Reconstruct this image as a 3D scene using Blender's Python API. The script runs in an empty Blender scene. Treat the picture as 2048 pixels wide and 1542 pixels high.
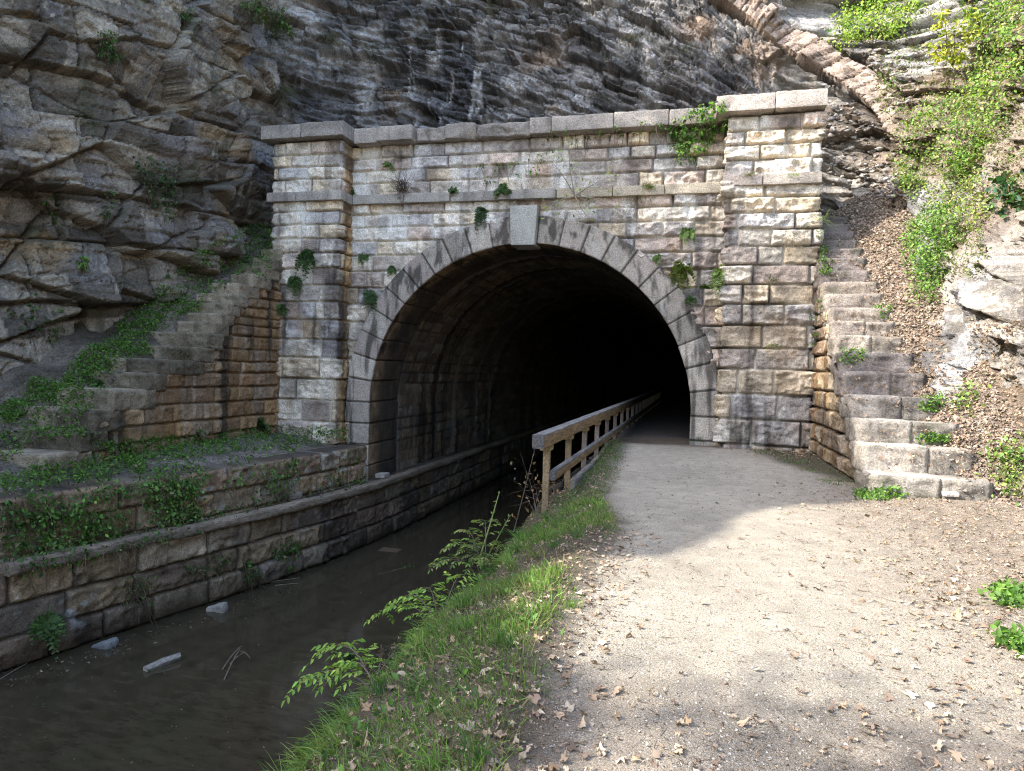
import bpy, math, random
import numpy as np
from mathutils import Matrix, Vector

random.seed(5)
rng = np.random.default_rng(11)
S = bpy.context.scene
COL = S.collection

# ------------------------------------------------------------------ noise
def _h(ix, iy, iz, seed):
    with np.errstate(over='ignore'):
        h = (ix.astype(np.int64).astype(np.uint32) * np.uint32(374761393)
             ^ iy.astype(np.int64).astype(np.uint32) * np.uint32(668265263)
             ^ iz.astype(np.int64).astype(np.uint32) * np.uint32(2246822519)
             ^ np.uint32((seed * 3266489917 + 12345) & 0xffffffff))
        h ^= h >> np.uint32(15); h *= np.uint32(2246822519)
        h ^= h >> np.uint32(13); h *= np.uint32(3266489917)
        h ^= h >> np.uint32(16)
    return h.astype(np.float64) / 4294967296.0

def hs(i, j=0, seed=0):
    i = np.asarray(i); j = np.broadcast_to(np.asarray(j), i.shape)
    return _h(i, j, np.zeros_like(i), seed)

def vn(x, y, z, seed=0):
    x, y, z = np.broadcast_arrays(x, y, z)
    xi, yi, zi = np.floor(x), np.floor(y), np.floor(z)
    fx, fy, fz = x - xi, y - yi, z - zi
    u = fx * fx * (3 - 2 * fx); v = fy * fy * (3 - 2 * fy); w = fz * fz * (3 - 2 * fz)
    r = 0
    for dz in (0, 1):
        wz = w if dz else 1 - w
        for dy in (0, 1):
            wy = v if dy else 1 - v
            a = _h(xi, yi + dy, zi + dz, seed); b = _h(xi + 1, yi + dy, zi + dz, seed)
            r = r + (a + (b - a) * u) * wy * wz
    return r * 2 - 1

def fbm(x, y, z, o=4, seed=0, gain=.5):
    r = 0; a = 1.; f = 1.; n = 0
    for k in range(o):
        r = r + a * vn(x * f + 3.1 * k, y * f - 1.7 * k, z * f + 5.3 * k, seed + k)
        n += a; a *= gain; f *= 2.03
    return r / n

def ridged(x, y, z, o=3, seed=0):
    r = 0; a = 1.; f = 1.; n = 0
    for k in range(o):
        r = r + a * (1 - 2 * np.abs(vn(x * f + 9 * k, y * f, z * f + 4 * k, seed + k)))
        n += a; a *= .5; f *= 2.1
    return r / n

def ss(a, b, x):
    t = np.clip((x - a) / (b - a), 0, 1)
    return t * t * (3 - 2 * t)

def mixc(a, b, t):
    t = np.asarray(t)[..., None]
    return np.asarray(a) * (1 - t) + np.asarray(b) * t

# ------------------------------------------------------------------ materials
def new_mat(name):
    m = bpy.data.materials.new(name); m.use_nodes = True
    nt = m.node_tree; nt.nodes.clear()
    return m, nt, nt.nodes.new, nt.links.new

def stone_mat(name, bump=.35, scale=38., fine=150., rough=.9, var=.45, dist=.012, spec=.25):
    m, nt, N, L = new_mat(name)
    out = N('ShaderNodeOutputMaterial'); b = N('ShaderNodeBsdfPrincipled')
    at = N('ShaderNodeAttribute'); at.attribute_name = 'Col'
    geo = N('ShaderNodeNewGeometry')
    n1 = N('ShaderNodeTexNoise'); n1.inputs['Scale'].default_value = scale; n1.inputs['Detail'].default_value = 5; n1.inputs['Roughness'].default_value = .65
    n2 = N('ShaderNodeTexNoise'); n2.inputs['Scale'].default_value = fine; n2.inputs['Detail'].default_value = 2
    L(geo.outputs['Position'], n1.inputs['Vector']); L(geo.outputs['Position'], n2.inputs['Vector'])
    mr = N('ShaderNodeMapRange'); mr.inputs[1].default_value = .3; mr.inputs[2].default_value = .7
    mr.inputs[3].default_value = 1 - var; mr.inputs[4].default_value = 1 + var
    L(n1.outputs['Fac'], mr.inputs[0])
    mr2 = N('ShaderNodeMapRange'); mr2.inputs[1].default_value = .3; mr2.inputs[2].default_value = .7
    mr2.inputs[3].default_value = 1 - var * .6; mr2.inputs[4].default_value = 1 + var * .6
    L(n2.outputs['Fac'], mr2.inputs[0])
    mu = N('ShaderNodeMath'); mu.operation = 'MULTIPLY'; L(mr.outputs[0], mu.inputs[0]); L(mr2.outputs[0], mu.inputs[1])
    vm = N('ShaderNodeVectorMath'); vm.operation = 'SCALE'; L(at.outputs['Color'], vm.inputs[0]); L(mu.outputs[0], vm.inputs['Scale'])
    L(vm.outputs[0], b.inputs['Base Color'])
    b.inputs['Roughness'].default_value = rough
    b.inputs['Specular IOR Level'].default_value = spec
    ad = N('ShaderNodeMath'); ad.operation = 'MULTIPLY_ADD'; ad.inputs[1].default_value = .45
    L(n2.outputs['Fac'], ad.inputs[0]); L(n1.outputs['Fac'], ad.inputs[2])
    bp = N('ShaderNodeBump'); bp.inputs['Strength'].default_value = bump; bp.inputs['Distance'].default_value = dist * 3
    L(ad.outputs[0], bp.inputs['Height']); L(bp.outputs[0], b.inputs['Normal'])
    L(b.outputs[0], out.inputs[0])
    return m

def leaf_mat(name, trans=.35, rough=.55):
    m, nt, N, L = new_mat(name)
    out = N('ShaderNodeOutputMaterial'); b = N('ShaderNodeBsdfPrincipled')
    at = N('ShaderNodeAttribute'); at.attribute_name = 'Col'
    b.inputs['Roughness'].default_value = rough; b.inputs['Specular IOR Level'].default_value = .3
    L(at.outputs['Color'], b.inputs['Base Color'])
    if trans > 0:
        t = N('ShaderNodeBsdfTranslucent'); mx = N('ShaderNodeMixShader'); mx.inputs[0].default_value = trans
        g = N('ShaderNodeVectorMath'); g.operation = 'MULTIPLY'; g.inputs[1].default_value = (1.25, 1.35, .55)
        L(at.outputs['Color'], g.inputs[0]); L(g.outputs[0], t.inputs[0])
        L(b.outputs[0], mx.inputs[1]); L(t.outputs[0], mx.inputs[2]); L(mx.outputs[0], out.inputs[0])
    else:
        L(b.outputs[0], out.inputs[0])
    return m

def wood_mat(name):
    m, nt, N, L = new_mat(name)
    out = N('ShaderNodeOutputMaterial'); b = N('ShaderNodeBsdfPrincipled')
    at = N('ShaderNodeAttribute'); at.attribute_name = 'Col'
    geo = N('ShaderNodeNewGeometry')
    mp = N('ShaderNodeMapping'); mp.inputs['Scale'].default_value = (28, 1.6, 28)
    n1 = N('ShaderNodeTexNoise'); n1.inputs['Scale'].default_value = 2.; n1.inputs['Detail'].default_value = 6
    L(geo.outputs['Position'], mp.inputs[0]); L(mp.outputs[0], n1.inputs['Vector'])
    mr = N('ShaderNodeMapRange'); mr.inputs[1].default_value = .3; mr.inputs[2].default_value = .7; mr.inputs[3].default_value = .45; mr.inputs[4].default_value = 1.4
    L(n1.outputs['Fac'], mr.inputs[0])
    vm = N('ShaderNodeVectorMath'); vm.operation = 'SCALE'; L(at.outputs['Color'], vm.inputs[0]); L(mr.outputs[0], vm.inputs['Scale'])
    L(vm.outputs[0], b.inputs['Base Color']); b.inputs['Roughness'].default_value = .85; b.inputs['Specular IOR Level'].default_value = .2
    bp = N('ShaderNodeBump'); bp.inputs['Strength'].default_value = .5; bp.inputs['Distance'].default_value = .01
    L(n1.outputs['Fac'], bp.inputs['Height']); L(bp.outputs[0], b.inputs['Normal'])
    L(b.outputs[0], out.inputs[0])
    return m

def water_mat():
    m, nt, N, L = new_mat('murky_water')
    out = N('ShaderNodeOutputMaterial'); b = N('ShaderNodeBsdfPrincipled')
    geo = N('ShaderNodeNewGeometry')
    mp = N('ShaderNodeMapping'); mp.inputs['Rotation'].default_value = (0, 0, .5); mp.inputs['Scale'].default_value = (1., 2.6, 1)
    n = N('ShaderNodeTexNoise'); n.inputs['Scale'].default_value = 2.4; n.inputs['Detail'].default_value = 9; n.inputs['Roughness'].default_value = .72
    L(geo.outputs['Position'], mp.inputs[0]); L(mp.outputs[0], n.inputs['Vector'])
    cr = N('ShaderNodeValToRGB'); e = cr.color_ramp.elements
    e[0].position = .36; e[0].color = (.028, .023, .014, 1); e[1].position = .66; e[1].color = (.056, .047, .029, 1)
    L(n.outputs['Fac'], cr.inputs[0]); L(cr.outputs[0], b.inputs['Base Color'])
    b.inputs['Roughness'].default_value = .07; b.inputs['IOR'].default_value = 1.33; b.inputs['Specular IOR Level'].default_value = .45
    mp2 = N('ShaderNodeMapping'); mp2.inputs['Scale'].default_value = (1, 2.2, 1)
    n2 = N('ShaderNodeTexNoise'); n2.inputs['Scale'].default_value = 5; n2.inputs['Detail'].default_value = 3
    L(geo.outputs['Position'], mp2.inputs[0]); L(mp2.outputs[0], n2.inputs['Vector'])
    bp = N('ShaderNodeBump'); bp.inputs['Strength'].default_value = .05; bp.inputs['Distance'].default_value = .02
    L(n2.outputs['Fac'], bp.inputs['Height']); L(bp.outputs[0], b.inputs['Normal'])
    L(b.outputs[0], out.inputs[0])
    return m

M_ASH = stone_mat('ashlar_stone', .65, 34, 130, .92, .46)
M_ROCK = stone_mat('cliff_rock', .8, 16, 70, .82, .42, .022, .35)
M_TUN = stone_mat('tunnel_brick', .5, 25, 90, .9, .4)
M_SOIL = stone_mat('soil', .9, 22, 120, .95, .5, .02, .1)
M_PATH = stone_mat('packed_gravel', 1., 95, 300, .95, .5, .006, .15)
M_LEAF = leaf_mat('green_leaf', .38)
M_DEAD = leaf_mat('dead_leaf', .12, .8)
M_WOOD = wood_mat('weathered_wood')
M_BARK = stone_mat('bark', .6, 40, 120, .9, .4)
M_WATER = water_mat()

# ------------------------------------------------------------------ mesh helpers
def mesh_obj(name, V, Fc, mat, parent=None, col=None, smooth=False, loc=None):
    V = np.asarray(V, np.float64).reshape(-1, 3)
    if loc is not None:
        V = V - np.asarray(loc)
    Fc = np.asarray(Fc)
    k = Fc.shape[1]
    me = bpy.data.meshes.new(name)
    me.vertices.add(len(V)); me.vertices.foreach_set('co', V.astype(np.float32).ravel())
    me.loops.add(Fc.size); me.loops.foreach_set('vertex_index', Fc.astype(np.int32).ravel())
    me.polygons.add(len(Fc)); me.polygons.foreach_set('loop_start', np.arange(0, Fc.size, k, dtype=np.int32))
    try:
        me.polygons.foreach_set('loop_total', np.full(len(Fc), k, np.int32))
    except Exception:
        pass
    me.update(calc_edges=True); me.validate()
    if smooth:
        me.polygons.foreach_set('use_smooth', np.ones(len(me.polygons), bool))
    if col is not None:
        col = np.asarray(col, np.float64)
        if col.ndim == 1: col = np.tile(col[:3], (len(V), 1))
        c4 = np.ones((len(V), 4), np.float32); c4[:, :3] = np.clip(col[:, :3], 0.002, 1)
        a = me.attributes.new('Col', 'FLOAT_COLOR', 'POINT'); a.data.foreach_set('color', c4.ravel())
    if isinstance(mat, (list, tuple)):
        for q in mat: me.materials.append(q)
    else:
        me.materials.append(mat)
    o = bpy.data.objects.new(name, me); COL.objects.link(o)
    if parent is not None: o.parent = parent
    if loc is not None: o.location = loc
    return o

def tag(o, label=None, cat=None, group=None, kind=None):
    if label: o['label'] = label
    if cat: o['category'] = cat
    if group: o['group'] = group
    if kind: o['kind'] = kind
    return o

def empty(name, label, cat, group=None):
    o = bpy.data.objects.new(name, None); COL.objects.link(o); o.empty_display_size = .3
    return tag(o, label, cat, group)

def gridfaces(nr, nc, mask=None):
    i = np.arange(nr * nc).reshape(nr, nc)
    f = np.stack([i[:-1, :-1], i[:-1, 1:], i[1:, 1:], i[1:, :-1]], -1)
    if mask is not None: f = f[mask]
    return f.reshape(-1, 4)

def compact(V, Fc, C):
    used = np.unique(Fc); mp = np.full(len(V), -1); mp[used] = np.arange(len(used))
    return V[used], mp[Fc], C[used]

class Acc:
    """collects pieces (uniform quad faces) into one mesh"""
    def __init__(s): s.V = []; s.F = []; s.C = []; s.n = 0
    def add(s, V, Fc, C):
        V = np.asarray(V, float).reshape(-1, 3); C = np.asarray(C, float)
        if C.ndim == 1: C = np.tile(C, (len(V), 1))
        s.V.append(V); s.F.append(np.asarray(Fc) + s.n); s.C.append(C); s.n += len(V)
    def build(s, name, mat, parent=None, smooth=False, loc=None):
        return mesh_obj(name, np.concatenate(s.V), np.concatenate(s.F), mat, parent, np.concatenate(s.C), smooth, loc)

# --- rough stone block
def block(x0, x1, y0, y1, z0, z1, res=.05, amp=.012, rnd=.02, seed=0, col=(.35, .33, .3), rock=0., var=.25, freq=5., stain=0., top_lit=1.):
    lo = np.array([x0, y0, z0]); hi = np.array([x1, y1, z1]); c = (lo + hi) / 2; hf = (hi - lo) / 2
    acc = Acc()
    for ax in range(3):
        a, b = [(1, 2), (2, 0), (0, 1)][ax]
        na = max(2, int(math.ceil(2 * hf[a] / res)) + 1); nb = max(2, int(math.ceil(2 * hf[b] / res)) + 1)
        ga = np.linspace(-1, 1, na) * hf[a]; gb = np.linspace(-1, 1, nb) * hf[b]
        A, B = np.meshgrid(ga, gb)
        for sg in (-1, 1):
            p = np.zeros(A.shape + (3,)); p[..., a] = A; p[..., b] = B; p[..., ax] = sg * hf[ax]
            r = min(rnd, hf.min() * .9)
            q = np.clip(p, -(hf - r), hf - r); d = p - q; ln = np.linalg.norm(d, axis=-1, keepdims=True); d = d / np.maximum(ln, 1e-9)
            w = c + q + d * r
            n = fbm(w[..., 0] * freq, w[..., 1] * freq, w[..., 2] * freq, 4, seed)
            dd = n * amp
            if rock > 0 and ax < 2:
                e = np.minimum(hf[a] - np.abs(A), hf[b] - np.abs(B))
                dd = dd + rock * ss(0, .04, e) * (.35 + 1.0 * ridged(w[..., 0] * 4, w[..., 1] * 4, w[..., 2] * 5, 4, seed + 9))
            w = w + d * dd[..., None]
            m = fbm(w[..., 0] * 2.5, w[..., 1] * 2.5, w[..., 2] * 2.5, 4, seed + 3)
            C = np.asarray(col) * (1 + var * 1.6 * m[..., None])
            if ax == 2 and sg > 0: C = C * top_lit  # top faces painted lighter, as if skylit, so the treads read
            if ax < 2 and top_lit > 1: C = mixc(C, np.array([.06, .06, .035]), ss(.05, .5, fbm(w[..., 0] * 3, w[..., 1] * 3, w[..., 2] * 6, 4, seed + 31)) * .55)
            if stain > 0:
                st = ss(.1, .6, fbm(w[..., 0] * 4, w[..., 1] * 4, w[..., 2] * .5, 3, seed + 21) + .3 * fbm(w[..., 0] * 12, w[..., 1] * 12, w[..., 2] * 2, 2, seed + 4))
                C = mixc(C, C * .3, st * stain)
            f = gridfaces(nb, na)
            if sg < 0: f = f[:, ::-1]
            acc.add(w.reshape(-1, 3), f, C.reshape(-1, 3))
    return acc

def join(accs):
    A = Acc()
    for b in accs: A.add(np.concatenate(b.V), np.concatenate(b.F), np.concatenate(b.C))
    return A

# --- coursed stone displacement
PAL = np.array([[.40, .385, .36], [.36, .31, .285], [.42, .37, .30], [.33, .33, .345], [.28, .25, .235], [.44, .42, .385], [.37, .33, .27], [.30, .285, .28]])
PAL = PAL * np.array([1.11, 1.03, .91])
def ashlar(u, v, courses, wmin, wmax, seed, rock=.04, jw=.022, jdepth=.035, pal=PAL, mortar=(.46, .42, .34), open_joint=.5, jit=.006):
    shp = u.shape; u0 = u; v0 = v
    u = u + jit * vn(u * 6, v * 6, 0 * u, seed); v = v + jit * vn(u * 5, v * 5, 0 * u + 7, seed + 1) + .012 * vn(u * .9, v * .6, 0 * u, seed + 2)
    cs = np.asarray(courses, float)
    ci = np.clip(np.searchsorted(cs, v.ravel()) - 1, 0, len(cs) - 2).reshape(shp)
    dv = np.minimum(v - cs[ci], cs[ci + 1] - v)
    r = np.random.default_rng(seed + 100)
    um, ux = u.min() - 1, u.max() + 1
    bi = np.zeros(shp, int); du = np.zeros(shp); su = np.zeros(shp)
    for c in range(len(cs) - 1):
        ed = [um - r.random() * wmax]
        while ed[-1] < ux: ed.append(ed[-1] + wmin + (wmax - wmin) * r.random())
        ed = np.array(ed); m = ci == c
        if not m.any(): continue
        k = np.clip(np.searchsorted(ed, u[m]) - 1, 0, len(ed) - 2)
        bi[m] = k; du[m] = np.minimum(u[m] - ed[k], ed[k + 1] - u[m]); su[m] = (u[m] - ed[k]) / (ed[k + 1] - ed[k]) - .5
    e = np.minimum(du, dv)
    h1 = hs(bi, ci, seed); h2 = hs(bi, ci, seed + 1); h3 = hs(bi, ci, seed + 2); h4 = hs(bi, ci, seed + 3)
    rf = rock * (.5 + 1.1 * h3)
    rn = ridged(u0 * 2.6 + h1 * 50, v0 * 3.4 + h2 * 50, 0 * u, 4, seed + 5)
    fn = fbm(u0 * 9 + h2 * 30, v0 * 11, 0 * u, 4, seed + 6)
    body = ss(.0, .055, e)
    d = (h1 - .5) * .02 + body * rf * (.55 + .75 * rn + .5 * fn) + (su * (h4 - .5) + (v - cs[ci] - .2) * (h2 - .5)) * rf * 1.2
    jm = 1 - ss(jw * .35, jw, e)
    d = d * (1 - jm) - jdepth * jm * ss(-.3, .5, fbm(u0 * 2, v0 * 2, 0 * u, 2, seed + 8) + open_joint - .2)
    C = pal[(h2 * len(pal)).astype(int) % len(pal)] * (.78 + .44 * h3)[..., None]
    tn = fbm(u0 * 3 + h1 * 20, v0 * 3, 0 * u, 4, seed + 11); tm = fbm(u0 * 10, v0 * 14, 0 * u, 4, seed + 12)
    C = C * np.clip(1 + .42 * tn + .40 * tm + .5 * (rn - .1) * .5, .25, 1.9)[..., None]
    jn = 1 - ss(jw * .35, jw * 1.0, e)
    om = ss(-.25, .2, fbm(u0 * .8, v0 * .8, 0 * u, 3, seed + 13) + open_joint - .45)
    C = mixc(C, np.asarray(mortar) * (1 + .2 * fn)[..., None], jn * (1 - om))
    C = mixc(C, np.array([.055, .047, .04]), jn * om * .75)
    return d, C, e

def streaks(u, v, seed, su=3.2, sv=.35):
    return ss(.02, .55, fbm(u * su, v * sv, 0 * u, 4, seed) + .35 * fbm(u * 11, v * 1.1, 0 * u, 3, seed + 5))

def strip_wall(poly, z0, z1, res, fn, mask=None, top=None, flip=False, corner_smooth=False):
    """vertical wall along a plan polyline. fn(u,z,x,y)->(disp,col). returns V,F,C. The outward normal lies to the right of travel."""
    poly = np.asarray(poly, float); seg = np.diff(poly, axis=0); sl = np.linalg.norm(seg, axis=1); cu = np.concatenate([[0], np.cumsum(sl)])
    us = [0.]
    for k in range(len(sl)):
        n = max(1, int(round(sl[k] / res))); us += list(cu[k] + sl[k] * np.arange(1, n + 1) / n)
    us = np.array(us)
    x = np.interp(us, cu, poly[:, 0]); y = np.interp(us, cu, poly[:, 1])
    nrm = np.stack([seg[:, 1], -seg[:, 0]], -1) / sl[:, None]
    k = np.clip(np.searchsorted(cu, us, side='right') - 1, 0, len(sl) - 1)
    N = nrm[k].copy()
    for j in range(1, len(sl)):
        b = nrm[j - 1] + nrm[j]; b = b / max(.35, (b @ b) / 2)
        q = int(np.argmin(np.abs(us - cu[j]))); N[q] = b
    if flip: N = -N
    nz = max(2, int(round((z1 - z0) / res)) + 1); zs = np.linspace(z0, z1, nz)
    U, Z = np.meshgrid(us, zs); X = np.broadcast_to(x, U.shape); Y = np.broadcast_to(y, U.shape)
    d, C = fn(U, Z, X, Y)
    V = np.stack([X + N[:, 0] * d, Y + N[:, 1] * d, Z], -1)
    if top is not None:
        row = V[-1].copy(); crow = C[-1].copy()
        ex = []; ec = []
        for t in np.linspace(.1, 1, 6) * top:
            rr = row.copy(); rr[:, 0] -= N[:, 0] * t; rr[:, 1] -= N[:, 1] * t; rr[:, 2] += .012 * vn(rr[:, 0] * 6, rr[:, 1] * 6, 0 * rr[:, 0], 3)
            ex.append(rr); ec.append(crow * .9)
        V = np.concatenate([V, np.array(ex)]); C = np.concatenate([C, np.array(ec)])
    mk = None
    if mask is not None:
        m = mask(U, Z, X, Y)
        mk = m[:-1, :-1] & m[1:, :-1] & m[:-1, 1:] & m[1:, 1:]
        if top is not None: mk = np.concatenate([mk, np.ones((V.shape[0] - 1 - mk.shape[0], mk.shape[1]), bool)])
    f = gridfaces(V.shape[0], V.shape[1], mk)
    if flip: f = f[:, ::-1]
    V = V.reshape(-1, 3); C = C.reshape(-1, 3)
    return compact(V, f, C)

# ------------------------------------------------------------------ camera
cam_d = bpy.data.cameras.new('camera'); cam = bpy.data.objects.new('camera', cam_d); COL.objects.link(cam)
CAM = np.array([0, -17.5, 1.65])
cam_d.sensor_width = 36; cam_d.lens = 36 * 1410 / 2048; cam_d.clip_end = 500; cam_d.clip_start = .05
cam.matrix_world = (Matrix.Translation(Vector(CAM)) @ Matrix.Rotation(math.radians(14.518), 4, 'Z')
                    @ Matrix.Rotation(math.radians(90 - 1.294), 4, 'X') @ Matrix.Rotation(math.radians(1.7), 4, 'Z'))
S.camera = cam
CM = np.array(cam.matrix_world)[:3, :3]
def ray(px, py):
    d = CM @ np.array([(px - 1024) / 1410, -(py - 771) / 1410, -1.]); return d / np.linalg.norm(d)
def proj(P):
    q = (np.asarray(P) - CAM) @ CM
    return 1024 + 1410 * q[..., 0] / -q[..., 2], 771 - 1410 * q[..., 1] / -q[..., 2]

# ------------------------------------------------------------------ constants of the place
CX, RI, RO, ZS = -4.27, 4.2, 4.9, .66          # arch centre, radii, springing height
ZW, ZT, ZL = -2.92, -1.43, -.5                # water, timber, ledge heights
COURSES = [-1.2, -.5, .1, .68, 1.25, 1.82, 2.3, 2.82, 3.3, 3.74, 4.18, 4.6, 4.98, 5.35, 5.7, 6.1, 6.55, 6.88, 7.2, 7.55, 8.]

def facade_fn(seed, rock):
    def fn(u, z, x, y):
        d, C, e = ashlar(u, z, COURSES, .5, 1.25, seed, rock, .028, .06, open_joint=.35)
        r = ss(-3.2, .2, x)                                    # the right side is rougher, open-jointed
        d = d * (1 + .8 * r)
        up = ss(3.6, 5.6, z)
        C = C * (1.12 + .3 * up)[..., None]
        wash = ss(0., .5, fbm(u * 2.2, z * .9, 0 * u, 4, seed + 31)) * up   # pale lime wash below the ledges
        C = mixc(C, np.array([.78, .75, .68]), wash * .75)
        C = mixc(C, C * np.array([.20, .19, .20]), streaks(u, z, seed + 40) * (.85 - .35 * up))
        C = mixc(C, C * np.array([.40, .38, .37]), ss(.1, .4, fbm(u * 1.6, z * 2.2, 0 * u, 4, seed + 45)) * .7)
        C = mixc(C, np.array([.33, .22, .12]), ss(.28, .62, fbm(u * 1.1, z * .7, 0 * u + 4, 3, seed + 50)) * .4)
        low = ss(1.4, .1, z)
        C = mixc(C, C * np.array([.55, .42, .3]), low * .8 * ss(-.1, .5, fbm(u * 5, z * 1.6, 0 * u, 5, seed + 60)))
        return d, C
    return fn

# ================================================================== TUNNEL PORTAL
portal = empty('tunnel_portal', 'weathered cut stone tunnel portal with round arch, keystone and two square pilasters', 'tunnel portal')
def wall_mask(U, Z, X, Y):
    r = np.hypot(X - CX, Z - ZS)
    inside = (r < RO - .12) & (Z > ZS) | (np.abs(X - CX) < RO - .12) & (Z <= ZS)
    return ~inside
V, F, C = strip_wall([(-9.4, .02), (.85, .02)], -.9, 7.52, .022, facade_fn(3, .062), wall_mask, top=1.3)
mesh_obj('wall', V, F, M_ASH, portal, C)
def pil_fn(seed, bounce_tint):
    base = facade_fn(seed, .06)
    def fn(u, z, x, y):
        d, C = base(u, z, x, y)
        if bounce_tint:
            C = mixc(C, C * np.array([1.0, .78, .5]) * .75, ss(-.55, -.35, y) * ss(-9.3, -9.15, x + .02))  # reflected warm light painted into the colour of the inner return
        return d, C
    return fn
for nm, pl, sd in (('left', [(-11.15, 1.2), (-11.15, -.6), (-9.2, -.6), (-9.2, .05)], 21), ('right', [(.6, .05), (.6, -.6), (2.5, -.6), (2.5, 1.4)], 33)):
    V, F, C = strip_wall(pl, -.9, 7.56, .022, pil_fn(sd, nm == 'left'), None, top=.9)
    p = mesh_obj('pilaster', V, F, M_ASH, portal, C)
    xl, xr = pl[1][0], pl[2][0]
    # cap of two slabs and string course
    xm = xl + (xr - xl) * .48
    capc = (.31, .275, .235) if nm == 'left' else (.40, .35, .30)
    oR = .2 if nm == 'left' else .08; oL = .25 if nm == 'left' else .34
    A = join([block(xl - oL, xm - .008, -.93, 1.0, 7.57, 7.93, .03, .02, .02, sd, capc, 0, .4, 6, .7 if nm == 'left' else .3),
              block(xm + .008, xr + oR, -.925, 1.02, 7.575, 7.945, .03, .02, .02, sd + 1, np.array(capc) * 1.05, 0, .4, 6, .6 if nm == 'left' else .25)])
    A.build('cap', M_ASH, p)
    A = join([block(xl - .14, xm - .2, -.78, .0, 5.95, 6.2, .035, .01, .02, sd + 2, (.36, .31, .27), 0, .3, 6, .4),
              block(xm - .19, xr + (.13 if nm == 'left' else .05), -.775, .0, 5.95, 6.2, .035, .01, .02, sd + 3, (.37, .33, .28), 0, .3, 6, .4)])
    A.build('string_course', M_ASH, p)
# string course and cornice of the main wall
segs = [(-9.06, -7.6), (-7.6, -6.3), (-6.3, -5.0), (-5.0, -3.5), (-3.5, -2.1), (-2.1, -.85), (-.85, .46)]
A = join([block(a + .006, b - .006, -.2 + .02 * (k % 3), .3, 5.95 + .004 * (k % 2), 6.2, .03, .014, .02, 60 + k, (.35, .32, .275) if k < 4 else (.42, .36, .27), 0, .3, 6, .55 if k < 4 else .25) for k, (a, b) in enumerate(segs)])
A.build('string_course', M_ASH, portal)
segs = [(-9.0, -8.3, .34, 0, .36), (-8.3, -7.28, .46, .02, .34), (-7.28, -6.42, .17, .03, .30), (-6.42, -5.6, .36, .03, .31), (-5.6, -4.2, .22, .05, .24), (-4.2, -3.62, .34, 0, .34), (-3.62, -2.1, .42, .03, .35), (-2.1, -.8, .42, .02, .34), (-.8, .32, .40, .03, .34)]
A = Acc()
for k, (a, b, pr, dz, g) in enumerate(segs):
    bb = block(a + .008, b - .008, -pr, 1.1, 7.52, 7.92 - dz, .03, .016 if k not in (2, 4) else .06, .025, 80 + k, np.array((.345, .305, .26)) * (g / .33), .0 if k not in (2, 4) else .05, .3, 5, .55 if k < 6 else .2)
    W = np.concatenate(bb.V)
    if k == 3:                                         # broken lower corner
        cut = ss(.0, .6, (W[:, 0] + 6.2) * .8 - (W[:, 2] - 7.52) * 1.2); W[:, 1] += cut * .24 * (W[:, 1] < -.02)
    A.add(W, np.concatenate(bb.F), np.concatenate(bb.C))
A.build('cornice', M_ASH, portal)
# arch ring: strip in (s = along the arch, q = across the face and then into the tunnel)
LEG = 2.3; LARC = math.pi * RI
def arch_pt(s, r):
    """s from left foot; r radius"""
    x = np.where(s < LEG, CX - r, np.where(s > LEG + LARC, CX + r, CX - r * np.cos((s - LEG) / RI)))
    z = np.where(s < LEG, ZS - LEG + s, np.where(s > LEG + LARC, ZS - (s - LEG - LARC), ZS + r * np.sin((s - LEG) / RI)))
    return x, z
ns = int((2 * LEG + LARC) / .024); ss_ = np.linspace(0, 2 * LEG + LARC, ns)
q = np.concatenate([[-.16, -.08], np.linspace(0, .70, 30), np.linspace(.73, 2.6, 60)])
Sg, Q = np.meshgrid(ss_, q)
vs = 31; sj = Sg / (2 * LEG + LARC) * vs; bi = np.floor(sj); fe = np.minimum(sj - bi, 1 - (sj - bi)) * (2 * LEG + LARC) / vs
fe = fe * (1 + .17 * (RO - np.clip(RO - Q, RI, RO)) / RI)
eqi = np.abs(Q - .70)
h1 = hs(bi, 0, 5); h2 = hs(bi, 1, 5); h3 = hs(bi, 2, 5)
jm = 1 - ss(.008, .026, fe)
sx, sz = arch_pt(Sg, np.clip(RO - Q, RI, RO))
n1 = fbm(sx * 7, Q * 4, sz * 7, 4, 6)
d = (h1 - .5) * .03 + .010 * n1 - .05 * jm - .015 * (1 - ss(0, .03, np.minimum(eqi, np.where(Q < .7, np.abs(Q - 0), 9))))
face = Q <= .70
r = np.where(face, RO - Q, RI); r = np.where(Q < 0, RO, r)
x, z = arch_pt(Sg, r - np.where(face, 0, d))
y = np.where(Q < 0, -.085 - Q * 1.0, np.where(face, -.085 - d, -.085 + (Q - .70)))
C = np.array([.44, .39, .325]) * (.55 + .6 * h2)[..., None] * (1 + .3 * n1)[..., None]
C = mixc(C, np.array([.36, .30, .26]), (h3 > .7) * .6)
C = mixc(C, C * .17, ss(-.12, .35, fbm(sx * 5, Q * 2.5, sz * .45, 4, 9) + .4 * fbm(sx * 16, Q * 6, sz * 1., 3, 15)) * .85)
C = mixc(C, np.array([.5, .48, .44]), ss(.25, .6, fbm(sx * 6, Q * 2, sz * .9, 3, 19)) * .5)
C = mixc(C, C * .25, jm)
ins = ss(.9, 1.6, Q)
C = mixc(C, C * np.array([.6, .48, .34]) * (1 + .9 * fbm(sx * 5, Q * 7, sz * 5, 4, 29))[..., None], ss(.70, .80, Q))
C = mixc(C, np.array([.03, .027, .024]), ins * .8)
mesh_obj('arch_ring', np.stack([x, y, z], -1), gridfaces(len(q), ns)[:, ::-1], M_ASH, portal, C.reshape(-1, 3))
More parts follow.
